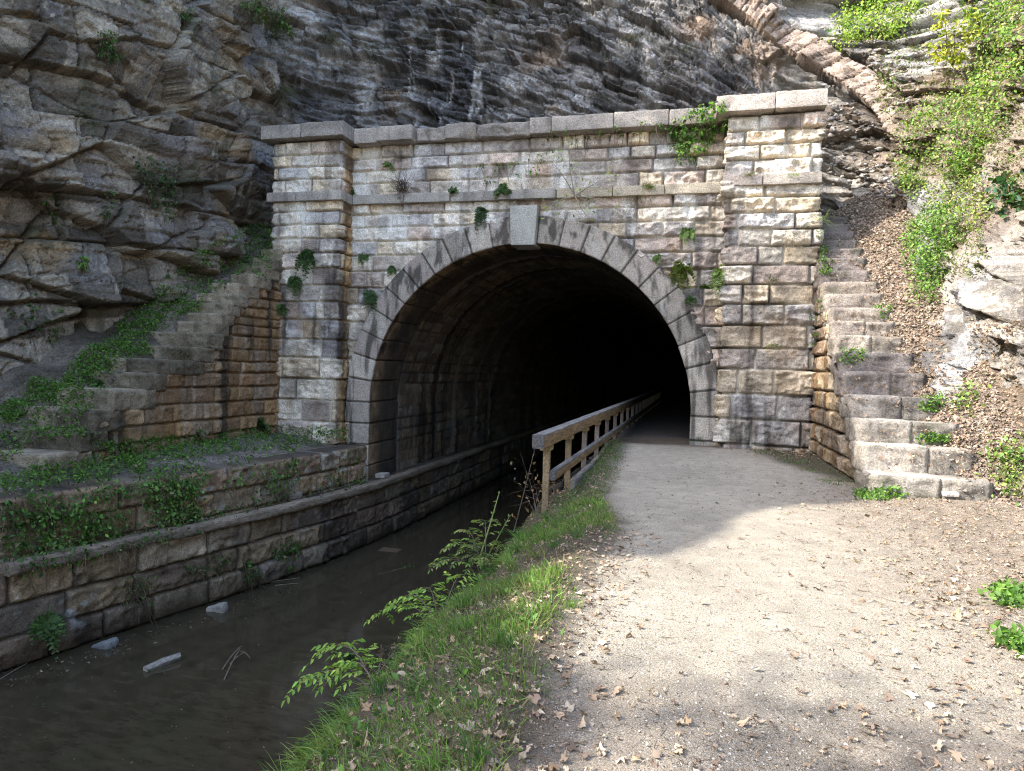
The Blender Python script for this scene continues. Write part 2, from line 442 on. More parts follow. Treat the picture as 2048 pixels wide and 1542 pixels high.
# keystone
kb = block(-.36, .36, -.24, .5, 4.79, 5.78, .03, .008, .015, 71, (.40, .39, .34), 0, .25, 6, .35)
W = np.concatenate(kb.V); W[:, 0] = CX - .04 + W[:, 0] * (.84 + .16 * (W[:, 2] - 4.79) / .99)
Ak = Acc(); Ak.add(W, np.concatenate(kb.F), np.concatenate(kb.C)); Ak.build('keystone', M_ASH, portal)
# barrel lining of the bore
YB = 70.
ys = np.concatenate([np.arange(1.5, 12, .045), np.arange(12, YB + .6, .5)])
L0, L1 = 2.5, 1.4
RT = RI + .09
sl = np.arange(0, L0 + math.pi * RT + L1, .055)
Sg, Yg = np.meshgrid(sl, ys)
a = np.clip((Sg - L0) / RT, 0, math.pi)
x = CX - RT * np.cos(a); z = ZS + RT * np.sin(a)
z = np.where(Sg < L0, ZS - L0 + Sg, np.where(Sg > L0 + math.pi * RT, ZS - (Sg - L0 - math.pi * RT), z))
d, C, e = ashlar(Yg, Sg, np.arange(-.1, 18, .34), .5, 1.2, 55, .028, .024, .03, open_joint=.55)
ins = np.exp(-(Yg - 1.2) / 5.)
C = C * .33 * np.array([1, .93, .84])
C = mixc(C, C * .18, streaks(Yg, Sg, 77, 2.4, .12)); C = mixc(C, np.array([.26, .24, .21]), ss(.22, .5, fbm(Yg * 3., Sg * .12, 0 * Sg, 4, 79)) * .6)
C = mixc(C, np.array([.15, .12, .085]) * .8, ss(.2, .6, fbm(Yg * 1.5, Sg * .4, 0 * Sg, 3, 81)) * .5)
d = d + .05 * fbm(Yg * 1.1, Sg * 2.6, 0 * Sg, 4, 83)
nx = np.where(Sg < L0, 1., np.where(Sg > L0 + math.pi * RT, -1., np.cos(a))); nzv = np.where((Sg < L0) | (Sg > L0 + math.pi * RT), 0, -np.sin(a))
V = np.stack([x + nx * d, Yg, z + nzv * d], -1)
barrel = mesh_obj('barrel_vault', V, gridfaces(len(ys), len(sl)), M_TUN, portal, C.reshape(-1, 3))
ec = block(CX - RT - .5, CX + RT + .5, YB - 1.1, YB - .6, -4, 6, 2., 0, .02, 1, (.02, .02, .02)); ec.build('dark_end_cap', M_TUN, portal)  # near-black plate added to close the bore and keep light out

# ================================================================== CANAL
x0, x1 = -13., -2.05
W = np.array([(x0, -40, ZW), (-2., -40, ZW), (-2., YB, ZW), (x0, YB, ZW)])
tag(mesh_obj('water', W, [[0, 1, 2, 3]], M_WATER), 'dark still murky canal water running into the tunnel', None, None, 'structure')
low_poly = [(-9.4, -22), (-9.75, -14), (-9.62, -11), (-9.5, -9.6), (-9.25, -8.4), (-8.95, -7.2), (-8.7, -6.2), (-8.42, -4.8), (-8.1, -2.8), (-7.9, -.8), (-7.87, .5), (-7.87, 14)]
DARKPAL = PAL * np.array([.50, .45, .38])
def low_fn(u, z, x, y):
    d, C, e = ashlar(u, z, [-3.9, -3.35, -2.92, -2.45, -1.98, -1.4], .7, 1.7, 91, .07, .03, .05, pal=DARKPAL, mortar=(.1, .09, .07), open_joint=.8)
    C = mixc(C, C * .35, streaks(u, z, 95, 2.2, .4) * .8)
    li = ss(.16, .42, fbm(u * 7, z * 9, 0 * u, 4, 97)) * ss(.0, .35, fbm(u * .7, z * .9, 0 * u + 3, 3, 98))
    C = mixc(C, np.array([.42, .44, .42]), li * .9 * ss(-7, -9, y) * ss(-2.9, -2.2, z) + li * .25)
    C = mixc(C, C * np.array([.35, .32, .26]), ss(-2.55, -2.85, z))
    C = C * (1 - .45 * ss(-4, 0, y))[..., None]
    return d, C
canal = empty('canal_wall', 'long mossy two-tier canal wall of dark squared stone along the water', 'retaining wall')
V, F, C = strip_wall(low_poly, -3.6, ZT - .04, .03, low_fn, None, top=.9)
A = Acc(); A.add(V, F, C)
V, F, C = strip_wall([(-7.84, 13.6), (-7.84, YB)], -3.6, ZT - .04, .12, low_fn, None, top=.9); A.add(V, F, C)
A.build('lower_wall', M_ASH, canal)
up_poly = [(-10.6, -22), (-10.5, -14), (-10.25, -11), (-10.0, -9.6), (-9.75, -8.4), (-9.5, -7.2), (-9.25, -6.2), (-8.98, -4.8), (-8.72, -2.8), (-8.55, -.8), (-8.53, -.02), (-8.6, .12), (-9.4, .14)]
def up_fn(u, z, x, y):
    d, C, e = ashlar(u, z, [-2, -1.42, -.96, -.50, 0], .6, 1.5, 111, .06, .026, .045, pal=PAL * np.array([.66, .58, .46]), mortar=(.16, .14, .11), open_joint=.7)
    C = mixc(C, C * .4, streaks(u, z, 115, 2.6, .5) * .7)
    li = ss(.1, .4, fbm(u * 6, z * 7, 0 * u, 4, 117)) * ss(-.05, .3, fbm(u * .8, z * .9, 0 * u + 3, 3, 118))
    C = mixc(C, np.array([.36, .37, .33]), li * .7)
    d = d + .05 * (ZL - z) * -1
    return d, C
V, F, C = strip_wall(up_poly, ZT - .1, ZL, .028, up_fn, None, top=.55)
mesh_obj('upper_wall', V, F, M_ASH, canal, C)

# timber fender along the wall foot
def beam_along(path, w, h, z, res=.12, col=(.2, .17, .13), seed=0, sag=.0, rough=.012):
    path = np.asarray(path, float); sg = np.diff(path, axis=0); ln = np.linalg.norm(sg, axis=1); cu = np.concatenate([[0], np.cumsum(ln)])
    n = max(2, int(cu[-1] / res)); u = np.linspace(0, cu[-1], n + 1)
    x = np.interp(u, cu, path[:, 0]); y = np.interp(u, cu, path[:, 1])
    t = np.stack([np.gradient(x), np.gradient(y)], -1); t /= np.linalg.norm(t, axis=1, keepdims=True); nr = np.stack([t[:, 1], -t[:, 0]], -1)
    zz = z if np.ndim(z) == 0 else np.interp(u, cu, z)
    prof = [(-.5, -.5), (-.15, -.5), (.2, -.5), (.5, -.46), (.5, -.1), (.5, .2), (.46, .5), (.1, .5), (-.2, .5), (-.5, .5), (-.5, .1), (-.5, -.5)]
    V = np.zeros((len(u), len(prof), 3))
    for k, (a, b) in enumerate(prof):
        dn = rough * vn(u * 3, 0 * u + k * 1.7 % 11, 0 * u, seed)
        V[:, k, 0] = x + nr[:, 0] * (a * w + dn); V[:, k, 1] = y + nr[:, 1] * (a * w + dn)
        V[:, k, 2] = zz + b * h + rough * vn(u * 3, 0 * u + k * 1.3 % 11, 0 * u, seed + 1)
    m = fbm(V[..., 0] * 3, V[..., 1] * 1.2, V[..., 2] * 3, 3, seed)
    C = np.asarray(col) * (1 + .5 * m)[..., None]
    A = Acc(); A.add(V, gridfaces(len(u), len(prof)), C.reshape(-1, 3))
    for row, fl in ((0, 0), (-1, 1)):
        r4 = V[row][[0, 3, 6, 9]]; A.add(r4, [[0, 1, 2, 3]] if fl else [[3, 2, 1, 0]], np.asarray(col) * .8)
    return A
tp = [(p[0] + .04, p[1]) for p in low_poly[3:-1]] + [(-7.83, 12), (-7.83, 40)]
A = beam_along(tp, .24, .17, ZT, .1, (.19, .155, .115), 7, rough=.02)
tag(A.build('timber_beam', M_WOOD), 'long curved timber beam on the canal wall above the water', 'timber beam')

# ------------------------------------------------------------------ ground sheets
def terrain(xs, ys, zf, colf, name, mat, kind='structure', label=None, mask=None):
    X, Y = np.meshgrid(xs, ys); Z = zf(X, Y); C = colf(X, Y, Z)
    mk = None
    if mask is not None:
        m = mask(X, Y, Z); mk = m[:-1, :-1] & m[1:, :-1] & m[:-1, 1:] & m[1:, 1:]
    V, F, C = compact(np.stack([X, Y, Z], -1).reshape(-1, 3), gridfaces(len(ys), len(xs), mk), C.reshape(-1, 3))
    o = mesh_obj(name, V, F, mat, None, C, True)
    tag(o, label, None, None, kind); return o

def path_edge(y):            # left edge of the bare towpath
    return np.interp(y, [-40, -16, -12.5, -10, -8, -5, -2, 0, 70], [-.5, -.5, -.78, -.72, -1.15, -1.35, -1.55, -1.75, -1.8]) 
def ground_z(X, Y):
    e = -1.95 + .12 * vn(Y * .8, 0 * Y, 0 * Y, 41) + .18 * ss(-7, -9, Y) + .12 * ss(-10, -14, Y)
    z = .03 * fbm(X * .7, Y * .7, 0 * X, 3, 42) + .008 * fbm(X * 6, Y * 6, 0 * X, 3, 43)
    b = path_edge(Y)
    z = z + .05 * ss(.1, -.2, X - b) - .24 * ss(-.12, -.6 - .4 * ss(-8, -10, Y), X - b)
    z = z + (.05 * fbm(X * 2.2, Y * 2.2, 0 * X, 4, 44)) * ss(.1, -.4, X - b)
    sl = np.clip(e - X, 0, 9)
    z = np.where(Y < .3, z - 1.35 * sl ** 1.1, z)
    # rise to the right bank
    rb = np.interp(Y, [-40, -16, -10, -7, -5.5, -3.5, 2], [8, 6.6, 5.3, 4.5, 3.9, 3.7, 3.7])
    z = z + .45 * np.clip(X - rb, 0, 6) + .04 * ss(1.2, 3, X) * fbm(X * 2, Y * 2, 0 * X, 3, 46)
    z = z - .05 * ss(-.6, .3, Y)
    return np.maximum(z, -3.4)
GRAV = np.array([.375, .335, .265])
def ground_c(X, Y, Z):
    n = fbm(X * .8, Y * .8, 0 * X, 4, 51); f = fbm(X * 9, Y * 9, 0 * X, 3, 52)
    C = GRAV * (1 + .16 * n + .22 * f)[..., None]
    b = path_edge(Y) + .16 * fbm(X * 3, Y * 3, 0 * X, 3, 53)
    C = mixc(C, np.array([.105, .085, .06]) * (1 + .5 * f)[..., None], ss(.3, -.2, X - b))
    lf = ss(.7, 3., X + .9 * n) * ss(-2, -7, Y) * .75 + ss(-13.6, -15, Y + n) * .6
    C = mixc(C, np.array([.21, .165, .125]) * (1 + .5 * f)[..., None], np.clip(lf, 0, 1))
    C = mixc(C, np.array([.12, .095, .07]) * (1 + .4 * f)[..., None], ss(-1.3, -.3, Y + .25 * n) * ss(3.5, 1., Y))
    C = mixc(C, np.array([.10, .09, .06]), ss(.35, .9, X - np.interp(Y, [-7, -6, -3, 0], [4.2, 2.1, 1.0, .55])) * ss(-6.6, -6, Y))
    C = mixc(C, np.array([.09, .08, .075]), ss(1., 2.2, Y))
    return C
gx = np.concatenate([np.arange(-4.6, 3.2, .05), np.arange(3.2, 14, .12)]); gy = np.concatenate([np.arange(-45, -17, .6), np.arange(-17, .3, .05)])
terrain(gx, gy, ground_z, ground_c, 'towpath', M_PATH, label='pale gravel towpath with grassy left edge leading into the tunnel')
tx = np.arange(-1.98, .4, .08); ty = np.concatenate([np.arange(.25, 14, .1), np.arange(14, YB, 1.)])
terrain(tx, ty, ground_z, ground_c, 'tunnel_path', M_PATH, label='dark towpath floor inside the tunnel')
# stone wall holding the towpath inside the tunnel
V, F, C = strip_wall([(-1.98, YB), (-1.98, 12), (-1.98, 1), (-2.0, -4), (-2.02, -7.0)], -3.5, -.12, .08, lambda u, z, x, y: (lambda r: (r[0], r[1] * .4))(ashlar(u, z, np.arange(-4, .5, .42), .6, 1.4, 131, .04)), None, flip=False)
V[:, 0] = V[:, 0]
tag(mesh_obj('towpath_wall', V, F[:, ::1], M_ASH, None, C), 'dark stone wall carrying the towpath inside the tunnel', 'retaining wall')

tR = [.30, .68, 1.03, 1.40, 1.80, 2.14, 2.47, 2.76, 3.05, 3.37, 3.66, 3.95, 4.28, 4.55, 4.8, 5.06, 5.3, 5.55]
fR = [-6.42, -5.87, -5.33, -4.78, -4.2, -3.78, -3.34, -2.98, -2.6, -2.12, -1.72, -1.3, -.85, -.5, -.15, .2, .55, .9]
tL = [-.07, .28, .67, 1.03, 1.37, 1.65, 1.96, 2.29, 2.56, 2.78, 3.03, 3.29, 3.57, 3.87, 4.12, 4.4, 4.7]
fL = [-7.75, -7.1, -6.75, -6.3, -5.5, -5.2, -4.0, -3.7, -3.35, -3.15, -2.95, -2.75, -2.5, -1.95, -1.5, -1.1, -.7]
def rampL(Y): return np.interp(Y, [-12, -8.2] + fL + [.5, 3], [-.45, -.42, -.35] + tL[:-1] + [5.0, 5.5])
def rampR(Y): return np.interp(Y, [-12, -7.2] + fR + [1.5, 3], [-.0, 0., 0.] + tR[:-1] + [5.8, 6.2])
def edgeX(Y): return np.interp(Y, [p[1] for p in up_poly[:11]], [p[0] for p in up_poly[:11]])
def ledge_z(X, Y):
    return ZL - .02 + .30 * ss(.5, 2.2, edgeX(Y) - X) + .05 * ss(.1, .6, edgeX(Y) - X) * fbm(X * 1.6, Y * 1.6, 0 * X, 4, 61) + .012 * vn(X * 9, Y * 9, 0 * X, 62)
def soil_c(a, b, seed):
    def f(X, Y, Z):
        n = fbm(X * 1.8, Y * 1.8, Z * 1.8, 4, seed); g = fbm(X * 12, Y * 12, 0 * X, 3, seed + 1)
        return mixc(np.asarray(a), np.asarray(b), ss(-.3, .4, n)) * (1 + .5 * g)[..., None]
    return f
def edgeX(Y): return np.interp(Y, [p[1] for p in up_poly[:11]], [p[0] for p in up_poly[:11]])
terrain(np.arange(-17.5, -8.4, .06), np.arange(-22, .3, .06), ledge_z, soil_c((.14, .125, .10), (.25, .22, .18), 63), 'berm', M_SOIL, label='weedy soil ledge above the canal wall', mask=lambda X, Y, Z: X < edgeX(Y) - .12)
def slopeL_z(X, Y):
    return rampL(Y) - .03 + .05 * ss(-11.6, -12.4, X) - .10 * ss(-12.4, -11.6, X) + (.5 + .25 * fbm(X * .9, Y * .9, 0 * X, 2, 64)) * np.clip(-11.7 - X, 0, 4) - .10 * ss(-11.2, -10.8, X) + .16 * fbm(X * 2.4, Y * 2.4, 0 * X, 5, 65)
terrain(np.arange(-17.5, -10.9, .06), np.arange(-12, 2.2, .06), slopeL_z, soil_c((.10, .085, .065), (.20, .17, .135), 66), 'soil_slope', M_SOIL, label='dark soil slope between the mossy stairs and the cliff')
def slopeR_z(X, Y):
    return rampR(Y) - .04 + (.5 * np.clip(X - np.interp(Y, [-6.5, -3, 0], [3.75, 3.35, 3.2]), 0, 6) + .16 * ss(-.25, .25, X - np.interp(Y, [-6.5, -3, 0], [3.8, 3.45, 3.3])) - .06) * ss(-7.0, -5.2, Y) - .08 * ss(-6.4, -7.1, Y) + .07 * ss(-7.2, -6, Y) * fbm(X * 2.3, Y * 2.3, 0 * X, 4, 68)
terrain(np.arange(2.6, 7, .06), np.arange(-7.2, 2.4, .06), slopeR_z, soil_c((.16, .125, .09), (.24, .19, .14), 69), 'leafy_slope', M_SOIL, label='leaf covered slope beside the sunlit stone stairs')

# ================================================================== CLIFF
def smooth_path(pts, du, sig):
    pts = np.asarray(pts, float); ln = np.linalg.norm(np.diff(pts[:, :2], axis=0), axis=1); cu = np.concatenate([[0], np.cumsum(ln)])
    u = np.arange(0, cu[-1], .05); P = np.stack([np.interp(u, cu, pts[:, k]) for k in range(pts.shape[1])], -1)
    kk = int(sig * 3 / .05); g = np.exp(-.5 * (np.arange(-kk, kk + 1) * .05 / sig) ** 2); g /= g.sum()
    Pp = np.concatenate([np.repeat(P[:1], kk, 0), P, np.repeat(P[-1:], kk, 0)])
    return u, np.stack([np.convolve(Pp[:, k], g, 'valid') for k in range(P.shape[1])], -1)
#        x     y     base lean crest zone(0 left,1 centre,2 right)
PL = [(-14.5, -42, -1.0, .15, 14.2, 0), (-14.2, -24, -1.0, .10, 14.0, 0), (-14.2, -20.4, -1.0, .08, 13.95, 0), (-14.4, -18.4, -1.0, .08, 15.3, 0), (-14.5, -16.4, -1., .05, 17.4, 0), (-14.5, -14, -1., .05, 18.4, 0), (-14.3, -10, -.8, .03, 18.0, 0), (-13.9, -7.6, -.4, .01, 17.6, 0),
      (-13.3, -6.2, -.2, .01, 19.6, 0), (-12.6, -4., .6, .01, 21, 0), (-12.4, -2.2, 1.2, .01, 21.5, 0), (-12.5, -.4, 2., .03, 22, 0.1), (-12.1, .9, 3., .10, 22, .4), (-10.8, 1.5, 4, .22, 22, 1), (-7, 1.55, 5.6, .34, 21, 1), (-2, 1.5, 5.6, .34, 20, 1), (1.5, 1.45, 5, .36, 19, 1.3), (3.0, 1.7, 4, .40, 18, 1.8), (3.75, .8, 3.4, .42, 17, 2), (3.72, -1.6, 2.4, .44, 15, 2),
      (4.02, -4.4, .6, .30, 13, 2), (4.8, -6.6, -.2, .40, 11, 2), (6.6, -10, -.2, .5, 10, 2), (8.6, -16, -.2, .55, 9, 2), (10, -42, -.2, .6, 9, 2)]
uf, PP = smooth_path(PL, .05, .55)
TT = np.gradient(PP[:, :2], axis=0); TT /= np.linalg.norm(TT, axis=1, keepdims=True); NN = np.stack([TT[:, 1], -TT[:, 0]], -1)   # to the right of travel = into the gorge
ua = uf[np.argmin(np.hypot(PP[:, 0] + 14.1, PP[:, 1] + 8.6))]; ub = uf[np.argmin(np.hypot(PP[:, 0] - 4.9, PP[:, 1] + 7.3))]
us = np.concatenate([np.arange(0, ua, .3), np.arange(ua, ub, .036), np.arange(ub, uf[-1], .3)])
rs = np.concatenate([np.arange(0, 11.2, .036), np.arange(11.2, 13, .12)])
ext = np.linspace(0, 1, 14)[1:]
P_ = np.stack([np.interp(us, uf, PP[:, k]) for k in range(6)], -1); N_ = np.stack([np.interp(us, uf, NN[:, k]) for k in range(2)], -1)
R = np.concatenate([rs, rs[-1] + ext])
Ug, Rg = np.meshgrid(us, R); nrs = len(rs)
bx, by, zb, lean, crest, zone = [np.broadcast_to(P_[:, k], Ug.shape) for k in range(6)]
Zg = zb + Rg
Zg = np.where(np.arange(len(R))[:, None] < nrs, np.minimum(Zg, np.maximum(crest, zb + 3)), zb + rs[-1] + (Rg - rs[-1]) * np.maximum(crest - zb - rs[-1], .5))
uc = uf[np.argmin(np.hypot(PP[:, 0] + 4.3, PP[:, 1] - 1.5))]
A_ = Ug - uc                                                    # 0 over the arch
dip = np.interp(us - uc, [-30, -12, -8, -3, 1, 4, 7, 9, 14, 40], [.05, .06, .10, .30, .42, .55, .75, .78, .5, .3])
gI = np.cumsum(dip * np.gradient(us)); gI -= np.interp(uc, us, gI)
G = np.broadcast_to(gI, Ug.shape)
warp = .30 * fbm(Ug * .45, Zg * .6, 0 * Ug, 3, 201) + .07 * fbm(Ug * 1.7, Zg * 2.2, 0 * Ug, 3, 202)
SB = Zg + G + warp

def beds(s, a, T, J, A, seed, tilt=.2, groove=.6, gw=.05):
    k = s / T; i0 = np.floor(k); f = k - i0
    b0 = .5 * (hs(i0, 0, seed) - .5); b1 = 1 + .5 * (hs(i0 + 1, 0, seed) - .5)
    i = np.where(f < b0, i0 - 1, np.where(f > b1, i0 + 1, i0))
    lo = i + .5 * (hs(i, 0, seed) - .5); hi = i + 1 + .5 * (hs(i + 1, 0, seed) - .5)
    ds = np.minimum(k - lo, hi - k) * T; fs = (k - lo) / (hi - lo) - .5
    Ji = J * (.55 + .9 * hs(i, 1, seed)); m = (a + tilt * s) / Ji + hs(i, 2, seed) * 10
    j0 = np.floor(m); f = m - j0
    c0 = .5 * (hs(i, j0, seed + 7) - .5); c1 = 1 + .5 * (hs(i, j0 + 1, seed + 7) - .5)
    j = np.where(f < c0, j0 - 1, np.where(f > c1, j0 + 1, j0))
    lo = j + .5 * (hs(i, j, seed + 7) - .5); hi = j + 1 + .5 * (hs(i, j + 1, seed + 7) - .5)
    dj = np.minimum(m - lo, hi - m) * Ji; fj = (m - lo) / (hi - lo) - .5
    h = hs(i, j, seed + 3)
    e = np.minimum(ds, dj * 1.3)
    off = (h - .5) * A + A * .5 * (fs * (hs(i, j, seed + 4) - .35) + fj * (hs(i, j, seed + 5) - .5)) - groove * A * (1 - ss(0, gw, e))
    return off, i, j, e
aw = Ug + .12 * fbm(Ug * 1.5, Zg * 1.5, 0 * Ug, 3, 203)
wl = 1 - ss(.15, .75, zone); wr = ss(1.15, 1.8, zone); wc = np.clip(1 - wl - wr, 0, 1)
def facets(x, y, sc, amp, seed, jit=.9):
    x = x / sc; y = y / sc; xi, yi = np.floor(x), np.floor(y); best = np.full(x.shape, 9.); sec = np.full(x.shape, 9.); out = np.zeros(x.shape)
    for dx in (-1, 0, 1):
        for dy in (-1, 0, 1):
            cx, cy = xi + dx, yi + dy; px = cx + .5 + jit * (hs(cx, cy, seed) - .5); py = cy + .5 + jit * (hs(cx, cy, seed + 1) - .5)
            d = np.hypot(x - px, y - py); v = (hs(cx, cy, seed + 2) - .5) * 1.0 + (x - px) * (hs(cx, cy, seed + 3) - .5) * 1.6 + (y - py) * (hs(cx, cy, seed + 4) - .5) * 1.6
            m = d < best; sec = np.where(m, best, np.minimum(sec, d)); best = np.where(m, d, best); out = np.where(m, v, out)
    return out * amp, sec - best
# left: thick jointed blocks
sL = Zg - .075 * A_ + .25 * warp + .10 * fbm(Ug * .8, Zg * .8, 0 * Ug, 2, 209)
l1, li, lj, le = beds(sL, aw, 1.3, 2.1, 1.0, 211, .12, .40, .06)
l2, li2, lj2, le2 = beds(sL, aw, .5, .95, .34, 221, .1, .35, .04)
l3, li3, _, _ = beds(sL, aw, .095, .8, .055, 231, .5, .3, .02)
soft = ss(-.25, .25, fbm(Ug * .6, Zg * .6, 0 * Ug, 3, 240))
fa, fe_ = facets(aw, sL * 1.35, 1.9, .85, 601); fb, fe2 = facets(aw + .3 * sL, sL * 1.8, .7, .16, 611)
dL = fa + fb * (.4 + .6 * soft) - .28 * (1 - ss(0, .05, fe_)) - .07 * (1 - ss(0, .06, fe2)) + l1 * .75 + l2 * (.25 + .5 * soft) + l3 * (.15 + .6 * (1 - soft)) + .35 * fbm(Ug * .35, Zg * .35, 0 * Ug, 3, 241) + .05 * fbm(Ug * 3, Zg * 5, 0 * Ug, 4, 242)
# centre: thin dipping slabs
c1, ci, cj, ce = beds(SB, aw, .85, 2.2, .40, 251, .1, .3, .08)
c2, ci2, cj2, ce2 = beds(SB, aw, .27, .75, .27, 261, .3, .45, .045)
c3, ci3, _, ce3 = beds(SB, aw, .085, .35, .10, 271, .2, .5, .022)
fc, _ = facets(aw + .2 * SB, SB * 2.2, 1.3, .40, 621); fd, _ = facets(aw + .2 * SB, SB * 2., .4, .13, 631)
dC = fc + fd + c1 * .8 + c2 + c3 + .3 * fbm(Ug * .4, Zg * .4, 0 * Ug, 3, 281) + .06 * fbm(Ug * 4, Zg * 6, 0 * Ug, 4, 282)
# right: folded limb above, lumpy bank lower
r1, ri, rj, re_ = beds(SB, aw, .8, 1.3, .45, 291, .3, .3, .08)
r2, ri2, rj2, re2 = beds(SB, aw, .3, .5, .22, 301, .2, .4, .05)
r3, ri3, _, _ = beds(SB, aw, .1, .3, .07, 311, .2, .4, .025)
fg, _ = facets(aw, SB * 1.3, 1.2, .5, 641); fh, _ = facets(aw, SB * 1.5, .36, .20 + .14 * ss(6, 8, Zg), 651)
dR = fg + fh + (r1 + r2) * (1 - .6 * ss(7.5, 5.5, Zg)) + r3 * .6 + .45 * fbm(Ug * .5, Zg * .5, 0 * Ug, 3, 321) + .09 * fbm(Ug * 3, Zg * 3, 0 * Ug, 4, 322)
# the thick tan bed of the fold
X0 = bx - N_[:, 0] * lean * Rg; Y0 = by - N_[:, 1] * lean * Rg
def bed_s(px, py):
    # bedding value of the cliff surface seen at a photo pixel
    P = np.stack([X0, Y0, Zg], -1)[:nrs]; qx, qy = proj(P); m = (P - CAM) @ CM
    k = np.argmin((qx - px) ** 2 + (qy - py) ** 2 + 1e9 * (m[..., 2] > 0)); return (Zg + G)[:nrs].ravel()[k], A_[:nrs].ravel()[k]
bp_ = np.array([bed_s(*q_) for q_ in ((1546, 46), (1635, 103), (1722, 162), (1800, 262))])
a0, a2 = bp_[0, 1], bp_[-1, 1]
sc = Zg + G + .05 * warp
smid = np.interp(A_, bp_[:, 1], bp_[:, 0])
tb = (sc - smid) / .95 + .5
inb = ss(-.02, .02, tb) * ss(1.02, .98, tb) * ss(a0 - 2.6, a0 - 2., A_) * ss(a2 + .1, a2 - .2, A_)
tcol = .8 * A_ - .6 * Zg + .06 * warp
tj, ti_, tjj, te = beds(sc * .0 + .5, tcol, 1., .42, .34, 331, 0., .35, .03)
tj2, ti3, tjj3, _ = beds((sc - smid) + .2, tcol + 3, .45, .30, .16, 337, 0., .35, .025); tj = tj + tj2
crk = (ss(-.22, -.10, tb) * ss(.02, -.03, tb) + ss(.99, 1.04, tb) * ss(1.22, 1.12, tb)) * ss(a0 - 2.6, a0 - 2., A_) * ss(a2 + .2, a2 - .2, A_)
dR = dR * (1 - inb) + inb * (.12 + tj + .02 * fbm(Ug * 6, Zg * 6, 0 * Ug, 3, 335)) - crk * .75
dC = dC * (1 - inb) + inb * (.12 + tj) - crk * .75
D = wl * dL + wc * dC + wr * dR
D = D * ss(-.1, .6, Rg + .35)
V = np.stack([X0 + N_[:, 0] * D, Y0 + N_[:, 1] * D, Zg + .0 * D], -1)
# plateau behind the crest
pl = []
for t in (1.5, 5, 14):
    rr = V[-1].copy(); rr[:, 0] -= N_[:, 0] * t; rr[:, 1] -= N_[:, 1] * t; rr[:, 2] += .1 * t; pl.append(rr)
# colours
fn_ = fbm(Ug * 5, Zg * 7, 0 * Ug, 4, 341); mn = fbm(Ug * 1.1, Zg * 1.1, 0 * Ug, 4, 342); ln_ = fbm(Ug * 2.5, Zg * 14, 0 * Ug, 3, 343)
hL = hs(li * 7 + li2, lj * 5 + lj2, 344)
CL = np.array([.215, .196, .168]) * (.35 + 1.3 * hL)[..., None] * (1 + .30 * fn_ + .25 * ln_)[..., None]
CL = mixc(CL, np.array([.20, .195, .205]) * (1 + .3 * fn_)[..., None], ss(.05, .45, mn + .5 * (hs(li, lj, 345) - .5)) * .8)
CL = mixc(CL, np.array([.26, .185, .10]) * (1 + .4 * fn_)[..., None], ss(.2, .55, fbm(Ug * .9, Zg * 1.3, 0 * Ug + 5, 4, 346)) * .75)
lic = ss(.24, .42, fbm(Ug * 7, Zg * 7, 0 * Ug, 3, 347)) * ss(.10, .38, fbm(Ug * .9, Zg * .9, 0 * Ug + 2, 3, 348))
CL = mixc(CL, np.array([.42, .41, .33]), lic * .8)
CL = mixc(CL, np.array([.05, .06, .03]), ss(.25, .5, fbm(Ug * 2, Zg * 1, 0 * Ug + 9, 4, 349)) * .6)
hC = hs(ci * 7 + ci2, cj * 5 + cj2, 351)
lnc = fbm(Ug * 1.5, SB * 13, 0 * Ug, 3, 349)
CC = np.array([.15, .15, .155]) * (.35 + 1.3 * hC)[..., None] * (1 + .4 * fn_ + .6 * lnc)[..., None]
wet = ss(-.1, .35, fbm(Ug * .5, Zg * .35, 0 * Ug, 3, 352) + .25 * ss(-2, -6, A_))
CC = mixc(CC, CC * np.array([.38, .40, .46]), wet * .85)
pale = ss(.0, .45, fbm(Ug * 1.5, Zg * .8, 0 * Ug + 3, 4, 353) + .12 * ss(-4, 3, A_))
CC = mixc(CC, np.array([.42, .42, .43]) * (1 + .4 * fn_ + .5 * lnc)[..., None], pale * .8)
drip = ss(.30, .5, fbm(Ug * 7, Zg * .6, 0 * Ug, 3, 354)) * ss(0, .3, fbm(Ug * .7, Zg * .7, 0 * Ug, 2, 355))
CC = mixc(CC, np.array([.58, .59, .60]), drip * .7)
CC = mixc(CC, np.array([.36, .28, .225]) * (1 + .3 * fn_)[..., None], ss(.05, .4, fbm(Ug * .8, Zg * 1.1, 0 * Ug + 8, 3, 356) - .3 + .45 * ss(1, 6, A_)) * .8)
hR = hs(ri * 7 + ri2, rj * 5 + rj2, 361)
CR = np.array([.30, .272, .235]) * (.6 + .75 * hR)[..., None] * (1 + .35 * fn_)[..., None]
CR = mixc(CR, np.array([.32, .32, .325]) * (1 + .4 * fn_)[..., None], ss(-.1, .3, fbm(Ug * .9, Zg * .9, 0 * Ug + 3, 4, 362)) * .8)
CR = mixc(CR, np.array([.10, .095, .095]), ss(.05, .4, fbm(Ug * 2.2, Zg * .9, 0 * Ug + 6, 5, 363)) * .85)
CR = mixc(CR, np.array([.21, .16, .115]), ss(-.15, .3, fbm(Ug * .6, Zg * .6, 0 * Ug + 11, 3, 364)) * .8 * ss(3., 5, Zg))
TAN = np.array([.40, .31, .25]) * (.75 + .5 * hs(tjj * 3 + tjj3, ti3, 365))[..., None] * (1 + .2 * fn_)[..., None]
CR = mixc(CR, TAN, inb); CC = mixc(CC, TAN, inb)
CL = CL * np.array([1.05, 1., .90]); CC = CC * np.array([1.06, 1., .92])
CA = CL * wl[..., None] + CC * wc[..., None] + CR * wr[..., None]
du_ = np.gradient(V, axis=1); dr_ = np.gradient(V, axis=0); NV = np.cross(du_, dr_); NV /= np.maximum(np.linalg.norm(NV, axis=-1, keepdims=True), 1e-9)
upf = ss(.45, .85, NV[..., 2])
